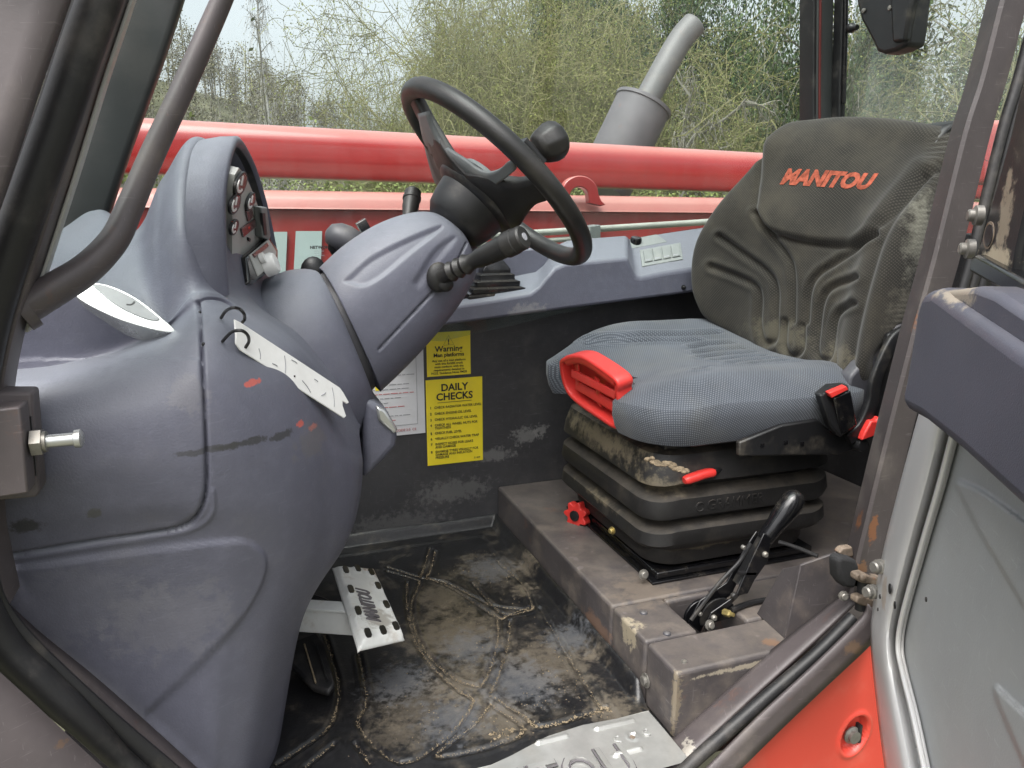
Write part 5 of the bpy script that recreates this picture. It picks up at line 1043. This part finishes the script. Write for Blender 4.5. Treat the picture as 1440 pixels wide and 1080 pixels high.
patch(m_pedal, PD(.9, .1), (.03, .03, .02), (.35, .24, .15), .7, nscale=60, lo=.25, hi=.45)
a0_, a1_ = P(380, 868, Z=.11), P(500, 876, Z=.11)
MB().sweep([a0_, a1_], boxp(.008, .040, .002), up=(0, 0.25, 1)).build('pedal_arm', m_pedal, pd); MB().sweep([a0_ + [0, .012, .020], a1_ + [0, .012, .020]], boxp(.03, .005, .001), up=(0, 0, 1)).build('pedal_arm', m_pedal, pd)
ac = thing('accelerator_pedal', 'dark dusty rubber pedal low beside the dashboard foot', 'pedal', P(435, 930, Z=.03))
q = [P(400, 905, Z=.05), P(446, 888, Z=.05), P(456, 905, Z=.05), P(471, 960, Z=.035), P(462, 972, Z=.03), P(440, 965, Z=.03), P(400, 925, Z=.04)]
MB().prism(q, (0, 0, -.012)).build('pedal_pad', m_rubber, ac, bevel=.004)
for d_ in (0, .018): MB().tube([P(428, 905, Z=.0525) + [d_, 0, -.001], P(444, 960, Z=.036) + [d_, 0, 0]], .0015, 6).build('pad_rib', m_dirt if d_ == 0 else m_rubber, ac)
MB().tube(catmull([P(440, 840, Z=.10), P(462, 850, Z=.09), P(478, 880, Z=.05)], 12), .006, 8).build('pedal_rod', m_black, ac)
# ------------------------------------------------------------------ open cab door
dth = math.radians(57); dd_ = np.array([-math.cos(dth), -math.sin(dth), 0]); dn = np.array([-math.sin(dth), math.cos(dth), 0]); dp0 = np.array([.82, .79, 0])
def D(x, y, off=0.0): return PN(x, y, dp0 + dn * off, dn)
door = thing('cab_door', 'open cab door with silver frame, grey inner panel and dark padded armrest', 'door', dp0)
def dgrid(A, B, n, m, off=lambda u, v: 0): 
    a = catmull(np.array(A, float), n); b = catmull(np.array(B, float), n); 
    return np.array([[D(*(a[i] + (b[i] - a[i]) * v), off(i / (n - 1), v)) for i in range(n)] for v in np.linspace(0, 1, m)])
Ls = [(1316, 500), (1290, 588), (1265, 682), (1241, 778), (1225, 862), (1224, 905), (1230, 970), (1241, 1060), (1252, 1130)]
Rs = [(1375, 500), (1346, 600), (1325, 680), (1300, 765), (1273, 862), (1266, 908), (1272, 945), (1287, 1005), (1305, 1090)]
fr_ = MB().grid(dgrid(Ls, Rs, 60, 14, lambda u, v: -.012 + .020 * math.sin(math.pi * min(v * 1.25, 1)) ** .6 * 1.0 + .012 * (v > .9))).build('door_frame', m_silver, door, solid=.004, angle=60)
Rb = [(x - 6, y) for x, y in Rs]; MB().tube([D(x, y, .003) for x, y in smooth_line([(x - 3, y) for x, y in Rs], 50)], .0030, 8).build('frame_bead', m_silver, door)
n1, n2 = 150, 170; xs = np.linspace(1230, 1680, n1); ys = np.linspace(560, 1180, n2); PX = np.stack(np.meshgrid(xs, ys, indexing='ij'), -1)
poly = list(smooth_line([(1362, 545), (1335, 630), (1310, 718), (1279, 828), (1269, 880), (1270, 925), (1284, 1003), (1294, 1077), (1302, 1140)], 40)) + [(1680, 1180), (1680, 560)]
l1 = list(smooth_line([(1347, 684), (1344, 679), (1350, 677), (1372, 686), (1405, 707), (1450, 742), (1520, 800)], 40)); l1b = list(smooth_line([(1344, 680), (1352, 698), (1380, 752), (1440, 853), (1520, 985)], 40))
l2 = list(smooth_line([(1398, 966), (1402, 966), (1420, 984), (1450, 1012), (1520, 1075)], 30)); l2b = list(smooth_line([(1398, 967), (1404, 990), (1440, 1075), (1470, 1150)], 30))
em = sstep(3, -3, sdpoly(PX, l1 + l1b[::-1])) + sstep(3, -3, sdpoly(PX, l2 + l2b[::-1]))
G = np.array([[D(PX[i, j, 0], PX[i, j, 1], -.006 + .0055 * em[i, j]) for j in range(n2)] for i in range(n1)]); ok = inpoly(PX, poly).reshape(-1)
mb = MB().grid(G); mb.f = [f for f in mb.f if any(ok[i] for i in f)]; mb.build('inner_panel', m_doorgrey, door, angle=75)
# padded armrest
ar = [(1288, 436), (1296, 408), (1312, 404), (1440, 490), (1560, 574), (1560, 850), (1440, 724), (1350, 638), (1296, 592), (1272, 578), (1265, 564), (1272, 535)]
MB().prism([D(x, y, .055) for x, y in ar], -dn * .052).build('armrest_pad', m_arm, door, bevel=.012, seg=4)
MB().prism([D(x, y, .048) for x, y in [(1318, 410), (1372, 402), (1400, 412), (1570, 520), (1570, 590), (1440, 495)]], -dn * .06).build('armrest_ledge', m_arm, door, bevel=.006)
MB().prism([D(x, y, .035) for x, y in [(1395, 424), (1405, 424), (1418, 430), (1412, 434), (1400, 432)]], -dn * .02).build('ledge_slot', m_gloss, door)
# black window frame above
MB().prism([D(x, y, .02) for x, y in [(1364, 362), (1372, 358), (1450, 400), (1560, 466), (1560, 498), (1440, 427), (1362, 382)]], -dn * .03).build('window_bar', m_gloss, door, bevel=.003)
MB().prism([D(x, y, .012) for x, y in [(1500, -60), (1442, 90), (1420, 190), (1400, 262), (1378, 340), (1368, 362), (1424, 392), (1430, 350), (1444, 290), (1468, 180), (1500, 60), (1540, -60)]], -dn * .03).build('window_post', m_black, door, bevel=.004)
MB().prism([D(x, y, .006) for x, y in [(1430, 345), (1446, 290), (1500, 60), (1600, 60), (1600, 480), (1425, 390)]], -dn * .004).build('window_pane', m_glasst, door, flat=True)
patch(m_black, D(1404, 362, .01), (.05, .05, .012), (.42, .36, .26), .9, nscale=80, lo=.2, hi=.45)
patch(m_black, D(1412, 310, .012), (.02, .02, .06), (.36, .30, .22), .6, nscale=90, lo=.3, hi=.5)
patch(m_arm, D(1380, 415, .03), (.06, .06, .02), (.34, .29, .22), .7, nscale=60, lo=.25, hi=.5)
for x, y in ((1374, 303), (1362, 350)):
    MB().lathe(D(x, y, .016), dn * -1 * -1, [(.009, -.004), (.009, .002), (.0055, .003), (.0055, .007), (.004, .008), (0, .008)], 14).build('bolt', m_bolt, door, angle=30)
MB().lathe(D(1391, 331, .0125), dn, [(.0095, 0), (.0095, .0008), (0, .0009)], 18).build('bolt_hole', m_black, door)
MB().lathe(D(1391, 331, .0121), dn, [(.012, 0), (.012, .0006), (0, .0007)], 18).build('bolt_hole', m_rusty, door)
for x, y, r in ((1252, 828, .0062), (1259, 851, .0045), (1238, 839, .003), (1235, 857, .0022), (1303, 843, .0025)):
    MB().lathe(D(x, y, .0095), dn, [(r, 0), (r, .001), (0, .0011)], 16).build('bolt_hole', m_black, door)
for x, y in ((1237, 797), (1226, 832)):
    MB().lathe(D(x, y, .004), unit(dn + np.array([-.3, -.6, .1])), [(.010, -.004), (.010, .003), (.0078, .004), (.0078, .010), (.006, .012), (0, .012)], 12).build('bolt', m_bolt, door, angle=30)
for y0, y1 in ((808, 824), (840, 856)):
    q = [(1206, y0), (1216, y0 - 2), (1226, y0 + 3), (1240, y0 + 4), (1243, y1 - 2), (1230, y1), (1212, y1 - 4), (1204, y1 - 8)]
    MB().prism(ptsY([(x, y, .775) for x, y in q]), (0, .014, 0)).build('hinge_lug', m_rusty, door, bevel=.0025)
MB().lathe(P(1211, 848, Y=.785), (0.02, 0, 1), [(.008, -.01), (.008, .045), (0, .046)], 14).build('hinge_pin', m_black, door)
MB().sphere(P(1214, 812, Y=.772), (.006, .004, .006), 10, 7).build('hinge_lug', m_rusty, door)
patch(m_silver, D(1245, 835, .005), (.03, .03, .03), (.38, .27, .17), .5, nscale=80, lo=.3, hi=.5)
ds = thing('door_strap', 'black woven door check strap bolted at the hinge pillar', 'strap', P(1195, 800, Y=.80))
MB().prism(ptsY([(1179, 789, .80), (1186, 784, .80), (1204, 787, .80), (1211, 800, .80), (1212, 822, .80), (1206, 829, .80), (1188, 826, .80), (1180, 815, .80)]), (0, .022, 0)).build('webbing', m_strap, ds, bevel=.005, seg=3)
MB().prism(ptsY([(1181, 772, .825), (1190, 772, .825), (1190, 792, .825), (1181, 792, .825)]), (0, .01, 0)).build('webbing', m_strap, ds, bevel=.003)
MB().prism(ptsY([(1180, 778, .815), (1186, 771, .815), (1199, 769, .815), (1201, 782, .815), (1190, 785, .815)]), (0, .012, 0)).build('end_plate', m_rusty, ds, bevel=.002)
capscrew(ds, P(1186, 838, Y=.80), (-.3, -1, .2), .005)

# ------------------------------------------------------------------ wiper motor at the top of the rear window
wm = thing('wiper_motor', 'black plastic wiper motor housing hanging at the top of the rear window', 'wiper motor', P(1245, 30, X=1.36))
w0 = [(1200, -40), (1204, 4), (1210, 28), (1221, 48), (1228, 62), (1232, 72), (1242, 76), (1258, 72), (1276, 64), (1280, 40), (1283, 10), (1290, -40)]
MB().prism([P(x, y, X=1.345) for x, y in w0], (.05, 0, 0)).build('housing', m_black, wm, bevel=.008, seg=3)
MB().prism([P(x, y, X=1.335) for x, y in [(1250, -40), (1252, 20), (1254, 60), (1272, 58), (1280, 10), (1294, -40)]], (.02, 0, 0)).build('gear_case', m_black, wm, bevel=.006)
for x, y in ((1215, 15), (1252, 11)): MB().lathe(P(x, y, X=1.344), (-1, 0, 0), [(.005, 0), (.005, .003), (0, .004)], 12).build('screw', m_bolt, wm)
MB().lathe(P(1192, 40, X=1.36), P(1210, 38, X=1.36) - P(1192, 40, X=1.36), [(.006, 0), (.010, .004), (.011, .014), (.007, .018), (.006, .03), (0, .03)], 14).build('knob', m_black, wm)

# ------------------------------------------------------------------ outside: boom, chassis, exhaust
boom = thing('telescopic_boom', 'large glossy red telescopic boom tube running past the side window', 'boom', P(600, 215, Y=2.45))
BYD = 2.45
a0, a1 = P(190, 162, Y=BYD), P(1080, 213, Y=BYD); b0, b1 = P(167, 243, Y=BYD), P(1066, 270, Y=BYD)
tl = lambda p, q, t: p + (q - p) * t
def rr_prof(h): return rrect(.11, h / 2, min(.062, h * .42), 10)
ts = np.linspace(-.75, 3.0, 36); mb = MB(); rows = []
for t in ts:
    top, bt = a0[2] + (a1[2] - a0[2]) * t, b0[2] + (b1[2] - b0[2]) * t; X = a0[0] + (a1[0] - a0[0]) * t; h = top - bt; p = rr_prof(h)
    rows.append(np.stack([np.full(len(p), X), p[:, 0] + BYD + .11, p[:, 1] + (top + bt) / 2], 1))
MB().grid(np.array(rows), cv=True).build('boom_tube', m_red, boom)
ch = thing('chassis_beam', 'red chassis beam of the machine below the boom with a lifting eye', 'chassis', P(600, 330, Y=2.3))
CYD = 2.25; rows = []
c0, c1 = P(160, 263, Y=CYD), P(1040, 278, Y=CYD)
for t in np.linspace(-.75, 3.0, 28):
    X = c0[0] + (c1[0] - c0[0]) * t; top = c0[2] + (c1[2] - c0[2]) * t
    p = np.array([(0.06, 0), (.042, -.003), (.022, -.012), (.010, -.026), (.004, -.044), (.0, -.05), (0.02, -.054), (0.02, -.30), (.30, -.30), (.34, 0)]); rows.append(np.stack([np.full(len(p), X), p[:, 0] + CYD, p[:, 1] + top], 1))
MB().grid(np.array(rows), cv=True).build('beam', m_red2, ch, angle=50)
ey = 2.22; q = []; cE = (816, 271)
for t in np.linspace(0, math.pi, 18): q.append((cE[0] + 26 * math.cos(t), cE[1] - 26 * math.sin(t) + 2))
q += [(788, 284), (785, 290), (800, 290), (802, 282)]
for t in np.linspace(math.pi, 0, 14): q.append((cE[0] - 1 + 13 * math.cos(t), cE[1] - 12 * math.sin(t) + 4))
q += [(829, 286), (845, 290), (852, 288), (846, 282)]
MB().prism(ptsY([(x, y, ey) for x, y in q]), (0, .03, 0)).build('lifting_eye', m_red, ch, bevel=.003)
for x, y, w, h in ((0, 0, 0, 0),):
    for L_ in ([(382, 326), (404, 326), (400, 420), (380, 420)], [(416, 325), (453, 325), (449, 420), (411, 420)]):
        MB().prism(ptsY([(a_, b_, 2.262) for a_, b_ in L_]), (0, .002, 0)).build('decal', m_decal, ch, flat=True)
wtq = P(436, 350, Y=1.668); gs = thing('window_sticker', 'tiny black lettering stuck on the side window left of the steering column', 'sticker', wtq)
text('lettering', 'NETWORK', m_ink, wtq, (1, 0, 0), (0, 0, 1), .0085, gs, extrude=.0002, bold=.0004)
text('lettering', 'tested unit\nserial no\nuse by date', m_inkg, P(442, 354, Y=1.668), (1, 0, 0), (0, 0, 1), .0045, gs, extrude=.0002)
rl = thing('steel_pipe', 'pale green hydraulic pipe along the red chassis behind the steering wheel', 'pipe', P(840, 322, Y=2.0))
MB().tube(ptsY([(560, 340, 2.05), (840, 322, 2.05), (1060, 308, 2.05), (1200, 300, 2.05)]), .0095, 14).build('pipe', m_pipe, rl); MB().tube(ptsY([(560, 352, 2.05), (700, 343, 2.05), (835, 334, 2.05)]), .0075, 12).build('pipe', m_pipe, rl)
MB().prism(ptsY([(829, 318, 2.03), (845, 316, 2.03), (845, 350, 2.03), (829, 352, 2.03)]), (0, .05, 0)).build('pipe_clamp', m_sw, rl, bevel=.003)
fe = thing('engine_cover', 'red bodywork corner seen through the rear window beside the door pillar', 'engine cover', P(1352, 190, X=2.2))
MB().prism([P(x, y, X=2.2) for x, y in [(1342, 185), (1345, 174), (1352, 168), (1368, 166), (1378, 190), (1378, 260), (1345, 260)]], (.8, 0, 0)).build('cover', m_red, fe, bevel=.02)
ex = thing('exhaust_stack', 'weathered grey exhaust silencer with angled tailpipe behind the boom', 'exhaust', P(850, 260, Y=2.95))
EYD = 3.0; et, eb = P(905, 146, Y=EYD), P(846, 268, Y=EYD); eax = unit(et - eb); eL = np.linalg.norm(et - eb)
MB().lathe(eb, eax, [(0, 0), (.113, 0), (.118, .01), (.118, eL - .012), (.124, eL - .010), (.124, eL + .004), (.112, eL + .002), (.108, eL - .016), (.05, eL - .016), (0, eL - .016)], 40).build('silencer', m_exh, ex)
pth = catmull(ptsY([(900, 158, EYD), (925, 112, EYD), (945, 76, EYD), (960, 52, EYD), (976, 34, EYD)]), 40); mb = MB(); path, A, B_ = mb.frames(pth, (0, 1, 0))
an = np.arange(24) * 2 * math.pi / 24; V = path[:, None] + .052 * (A[:, None] * np.cos(an)[None, :, None] + B_[:, None] * np.sin(an)[None, :, None])
cut = unit(np.array([.55, 0, .83])); mb.grid(V, cv=True); mb.build('tailpipe', m_exhp, ex, solid=.004)
# ------------------------------------------------------------------ trees beyond the machine
def leafm(name, c1, c2):
    m = bpy.data.materials.new(name); m.use_nodes = True; nt = m.node_tree; N = nt.nodes; L = nt.links; b = N['Principled BSDF']; b.inputs['Roughness'].default_value = .7; b.inputs['Specular IOR Level'].default_value = .25
    n = N.new('ShaderNodeTexNoise'); n.inputs['Scale'].default_value = 3.0; n.inputs['Detail'].default_value = 6; tc = N.new('ShaderNodeNewGeometry'); L.new(tc.outputs['Position'], n.inputs[0])
    r = N.new('ShaderNodeMapRange'); r.inputs[1].default_value = .35; r.inputs[2].default_value = .65; L.new(n.outputs[0], r.inputs[0]); x = N.new('ShaderNodeMix'); x.data_type = 'RGBA'; L.new(r.outputs[0], x.inputs[0]); x.inputs[6].default_value = (*c1, 1); x.inputs[7].default_value = (*c2, 1); L.new(x.outputs[2], b.inputs['Base Color'])
    return m
m_twig = leafm('mossy_bark', (.145, .135, .065), (.215, .20, .09)); m_twigb = leafm('grey_bark', (.16, .15, .125), (.23, .215, .18)); m_birch = leafm('birch_bark', (.34, .33, .31), (.20, .19, .17))
m_leafy = leafm('yellow_green_leaf', (.135, .155, .038), (.215, .225, .06)); m_leafd = leafm('dark_leaf', (.030, .055, .022), (.075, .11, .04)); m_leafb = leafm('brown_bud', (.12, .10, .065), (.16, .14, .075)); m_leafm = leafm('mid_leaf', (.11, .14, .04), (.19, .22, .065))
def branchset(h, spread, nstem, seed, levels=3, twig=6, droop=0.0, lean=0.3, r0=.02, up=0.8, kink=.25):
    """stems forking into twigs: returns list of (polyline, r0, r1) and twig tip points with direction"""
    rg = np.random.default_rng(seed); out = []; tips = []
    def grow(p, d, L, r, lev):
        n = 5; pl = [p]; dirs = d
        for k in range(n):
            dirs = unit(dirs + rg.normal(0, kink, 3) + np.array([0, 0, (.10 if lev < 2 else -droop) * up])); pl.append(pl[-1] + dirs * L / n)
        out.append((np.array(pl), r, r * .45))
        if lev >= levels:
            for q in pl[1:]: tips.append((q, dirs))
            return
        m = rg.integers(max(2, twig - 2), twig + 2)
        for k in range(m):
            t = rg.uniform(.25, 1.0); i = min(int(t * n), n - 1); q = pl[i] + (pl[i + 1] - pl[i]) * (t * n - i); nd = unit(dirs + rg.normal(0, .85, 3) * [1, 1, .7]); grow(q, nd, L * rg.uniform(.35, .6), r * .5, lev + 1)
    for s in range(nstem):
        an = rg.uniform(0, 6.28); b = np.array([math.cos(an), math.sin(an), 0]) * rg.uniform(0, spread * .35); grow(b, unit(np.array([math.cos(an) * lean, math.sin(an) * lean, 1]) + rg.normal(0, .12, 3)), h * rg.uniform(.55, .8), r0 * rg.uniform(.7, 1.2), 0)
    return out, tips
def branch_mesh(name, br, m, rmin=.0022):
    V = []; F = []; n0 = 0
    for pl, ra, rb in br:
        n = len(pl); T = np.gradient(pl, axis=0); T /= np.maximum(np.linalg.norm(T, axis=1, keepdims=True), 1e-9); A = np.cross(T, [.31, .77, .55]); A /= np.maximum(np.linalg.norm(A, axis=1, keepdims=True), 1e-9); B = np.cross(T, A); r = np.maximum(np.linspace(ra, rb, n), rmin)
        k = 5 if ra > .03 else 3
        for j in range(k):
            a = 2 * math.pi * j / k; V.append(pl + (A * math.cos(a) + B * math.sin(a)) * r[:, None])
        for i in range(n - 1):
            for j in range(k): j2 = (j + 1) % k; F.append((n0 + j * n + i, n0 + j2 * n + i, n0 + j2 * n + i + 1, n0 + j * n + i + 1))
        n0 += k * n
    me = bpy.data.meshes.new(name); me.from_pydata(np.concatenate(V).tolist(), [], F); me.update(); me.materials.append(m); return me
def leaf_mesh(name, tips, m, per, size, jit, seed, flat=.5):
    rg = np.random.default_rng(seed); P0 = np.array([t[0] for t in tips]); P0 = np.repeat(P0, per, 0) + rg.normal(0, jit, (len(P0) * per, 3)); n = len(P0)
    u = rg.normal(0, 1, (n, 3)); u /= np.linalg.norm(u, axis=1, keepdims=True); w = np.cross(u, rg.normal(0, 1, (n, 3))); w /= np.linalg.norm(w, axis=1, keepdims=True); s = size * rg.uniform(.6, 1.4, (n, 1))
    V = np.stack([P0 - u * s, P0 + w * s * flat, P0 + u * s, P0 - w * s * flat], 1).reshape(-1, 3); me = bpy.data.meshes.new(name); me.from_pydata(V.tolist(), [], np.arange(n * 4).reshape(-1, 4).tolist()); me.update(); me.materials.append(m); return me
def plant(name, label, cat, loc, meshes, s, rot, group=None):
    t = thing(name, label, cat, loc, group); t.rotation_euler = (0, 0, rot); t.scale = s if hasattr(s, '__len__') else (s, s, s)
    for pn, me in meshes: o = bpy.data.objects.new(pn, me); COL.objects.link(o); o.parent = t
    return t
def proto(br_args, bm, lm, per, size, jit, seed, flat=.5, rmin=.0022, part='branches'):
    br, tips = branchset(**br_args, seed=seed); return [(part, branch_mesh(part, br, bm, rmin)), ('foliage', leaf_mesh('foliage', tips, lm, per, size, jit, seed + 1, flat))]
hedgeA = proto(dict(h=4.4, spread=1.3, nstem=10, levels=3, twig=7, lean=.20, droop=.10, kink=.28), m_twig, m_leafy, 3, .0105, .06, 11, rmin=.0028)
hedgeB = proto(dict(h=4.6, spread=1.4, nstem=9, levels=3, twig=7, lean=.25, droop=.22, kink=.36), m_twig, m_leafm, 3, .0105, .06, 21, rmin=.0028)
bare = proto(dict(h=6.0, spread=.5, nstem=2, levels=4, twig=5, lean=.12, droop=.2, r0=.085, kink=.2), m_twigb, m_leafb, 1, .009, .05, 31, rmin=.004, part='trunk')
ever = proto(dict(h=5.6, spread=1.2, nstem=4, levels=3, twig=8, lean=.22, droop=.2, r0=.05, kink=.3), m_twigb, m_leafd, 9, .034, .12, 41, flat=.5, rmin=.005, part='trunk')
def make_birch(seed):
    rg = np.random.default_rng(seed); br = []; tips = []; Hh = 8.9; tr = np.array([[.10 * math.sin(z * .7), .06 * math.cos(z * .9), z] for z in np.linspace(0, Hh, 14)]); br.append((tr, .075, .012))
    for k in range(64):
        t = rg.uniform(.22, .99); p = np.array([np.interp(t * Hh, tr[:, 2], tr[:, i]) for i in range(3)]); an = rg.uniform(0, 6.28); L = rg.uniform(.35, 1.0) * (1.25 - t); d = np.array([math.cos(an) * .75, math.sin(an) * .75, .75])
        pl = [p, p + d * L * .5, p + d * L + [0, 0, -.05]]; br.append((np.array(pl), .018, .007))
        for j in range(9):
            q = pl[0] + (pl[2] - pl[0]) * rg.uniform(.3, 1); e = rg.normal(0, .10, 3); l = rg.uniform(.18, .5); br.append((np.array([q, q + e + [0, 0, -.05], q + e * 1.7 + [0, 0, -l]]), .006, .004)); tips.append((q + e * 1.7 + np.array([0, 0, -l]), d)); tips.append((q + e, d))
    return [('trunk', branch_mesh('trunk', br, m_birch, .0045)), ('foliage', leaf_mesh('foliage', tips, m_leafb, 1, .02, .05, seed, .5))]
birch = make_birch(51)
sapling = proto(dict(h=2.4, spread=.05, nstem=1, levels=1, twig=8, lean=.05, droop=0, r0=.012, kink=.08), m_twigb, m_leafm, 2, .02, .03, 61, part='trunk')
def at(px, Y): p = P(px, 300, Y=Y); return (p[0], Y, GZ)
k = 0
spots = [ # px of the stem, distance, prototype, size, what it looks like, where it stands
 (622, 9.2, hedgeA, 1.0), (655, 8.9, hedgeA, 1.12), (715, 9.2, hedgeA, 1.12), (770, 8.8, hedgeA, 1.1), (822, 9.3, hedgeA, 1.15), (580, 10.2, hedgeB, .74), (880, 9.0, hedgeB, 1.0), (960, 9.4, hedgeB, .85), (1050, 9.2, hedgeA, .78), (1120, 8.8, hedgeB, .80), (690, 10.8, hedgeA, 1.3), (620, 10.6, hedgeB, 1.2), (760, 11.0, hedgeA, 1.3), (1190, 9.5, hedgeA, 1.0), (535, 12.5, hedgeA, .60), (575, 9.4, hedgeA, .95), (930, 10.2, hedgeA, 1.05)]
where = ['behind the top of the steering wheel', 'above the steering wheel rim', 'left of the spinner knob', 'above the spinner knob', 'left of the exhaust silencer', 'low at the left end of the hedge', 'right behind the exhaust silencer', 'right of the exhaust tailpipe', 'low between the tailpipe and the rear post', 'low beside the rear window post', 'second row left of the spinner knob', 'second row above the steering wheel', 'second row above the spinner knob', 'behind the rear window post', 'lowest at the open sky gap', 'just right of the open sky gap', 'behind the exhaust tailpipe']
for (px, Y, pr, s), w in zip(spots, where):
    plant('hedge_shrub', ('mossy yellow green twiggy shrub ' if pr is hedgeA else 'tangled olive green twiggy shrub ') + w, 'shrub', at(px, Y), pr, (s * (.48 if px < 700 else .75), s * (.48 if px < 700 else .75), s * random.uniform(.95, 1.1)), random.uniform(0, 6.3), 'hedge shrubs beyond the boom')
for px, Y, s, lab in ((900, 11.0, 1.15, 'dark evergreen tree behind the exhaust tailpipe'), (985, 10.4, 1.2, 'dark evergreen tree right of the exhaust tailpipe'), (1075, 11.5, 1.05, 'dark evergreen tree beside the rear window post'), (835, 12.5, 1.3, 'dark evergreen tree left of the exhaust behind the hedge'), (316, 22.0, .34, 'small dark ivy covered bush left of the birch'), (1190, 12, 1.15, 'dark evergreen tree left in the rear window')):
    plant('evergreen_tree', lab, 'tree', at(px, Y), ever, (s * .5, s * .5, s), random.uniform(0, 6.3), 'evergreen trees behind the hedge')
for px, Y, s, lab in ((872, 8.2, .85, 'bare forked tree trunk just left of the exhaust tailpipe'), (640, 12.0, 1.25, 'bare grey tree behind the steering wheel top'), (215, 22, .6, 'bare grey tree beside the windscreen pillar'), (480, 26.0, .75, 'bare grey tree with thin twigs right of the sapling')):
    plant('bare_tree', lab, 'tree', at(px, Y), bare, (s * .6, s * .6, s), random.uniform(0, 6.3), 'bare trees in the hedge line')
plant('birch_tree', 'tall pale birch with fine drooping twigs against the sky', 'tree', at(386, 26), birch, 1.0, 1.0)
plant('sapling', 'thin bare sapling with a few leaves against the sky', 'tree', at(438, 6.5), sapling, 1.05, 2.0)
# woodland behind the rear window (looking along the machine)
for X, Y, pr, s, lab in ((9.5, 4.4, hedgeB, 1.25, 'olive shrub at the left in the rear window'), (9.0, 3.4, hedgeA, 1.3, 'yellow green shrub in the middle of the rear window'), (10.0, 2.4, hedgeA, 1.35, 'yellow green shrub beside the door pillar'), (11.5, 3.8, hedgeB, 1.6, 'tall olive shrub behind the wiper motor'), (12.0, 5.4, hedgeB, 1.5, 'tall olive shrub behind the seat top'), (12.5, 2.4, hedgeA, 1.6, 'tall yellow green shrub behind the door pillar'), (9.5, 6.2, hedgeB, 1.3, 'olive shrub right behind the rear post')):
    plant('hedge_shrub', lab, 'shrub', (X, Y, GZ), pr, s, random.uniform(0, 6.3), 'shrubs behind the machine')
for X, Y, s, lab in ((14, 4.6, 1.4, 'dark evergreen tree far behind the seat'), (14, 2.2, 1.3, 'dark evergreen tree far behind the door pillar'), (13.5, 7.2, 1.35, 'dark evergreen tree far behind the rear post')):
    plant('evergreen_tree', lab, 'tree', (X, Y, GZ), ever, s, random.uniform(0, 6.3), 'evergreen trees behind the hedge')
# wooded hill at the left, one mass
rg = np.random.default_rng(5); hill = MB(); xs = np.linspace(-40, 40, 80); ys = np.linspace(30, 80, 20); X, Y = np.meshgrid(xs, ys, indexing='ij')
def hz(X, Y): return GZ + 11.0 * sstep(32, 66, Y) * (.40 + .60 * sstep(16, -6, X)) + .3 * np.sin(X * .7) * np.cos(Y * .4)
hill.grid(np.stack([X, Y, hz(X, Y)], -1)); tag(hill.build('hill', m_ground), kind='structure')
tips = []; brs = []
for i in range(520):
    x, y = rg.uniform(-24, 24), rg.uniform(31, 66); z = float(hz(np.array(x), np.array(y))); h = rg.uniform(3.2, 5.6) * (1 if x < -2 else .8)
    base = np.array([x, y, z]); brs.append((np.array([base, base + [rg.normal(0, .2), 0, h * .6], base + [rg.normal(0, .4), 0, h]]), .06, .018))
    for j in range(34):
        t = rg.uniform(.3, .95); p = base + [0, 0, h * t]; d = unit(rg.normal(0, 1, 3) * [1, 1, .5] + [0, 0, .8]); L_ = rg.uniform(.5, 1.5) * (1.15 - t); brs.append((np.array([p, p + d * L_ * .5 + rg.normal(0, .08, 3), p + d * L_ + rg.normal(0, .1, 3)]), .016, .007))
        for q in range(5): tips.append((p + d * L_ * rg.uniform(.4, 1.1) + rg.normal(0, .2, 3), d))
m_hillw = leafm('far_wood', (.13, .115, .085), (.17, .165, .085))
wd = thing('woodland', 'distant bare brownish wood on the hillside below the birch', 'wood', (0, 50, GZ)); wd['kind'] = 'stuff'
for nm, me in (('branches', branch_mesh('branches', brs, m_twigb, .008)), ('foliage', leaf_mesh('foliage', tips, m_hillw, 2, .06, .15, 77))):
    o = bpy.data.objects.new(nm, me); COL.objects.link(o); o.parent = wd; o.location = -Vector(wloc(wd))
# low green hedge seen between boom and chassis
tips = [(np.array([x, 5.6 + rg.normal(0, .35), rg.uniform(GZ, 1.0)]), None) for x in rg.uniform(-3.5, 7, 70000)]
me = leaf_mesh('hedge_leaves', tips, m_leafm, 1, .014, .02, 91); o = bpy.data.objects.new('hedge_leaves', me); COL.objects.link(o); tag(o, 'low leafy green hedge glimpsed between the boom and the chassis', 'hedge', kind='stuff')
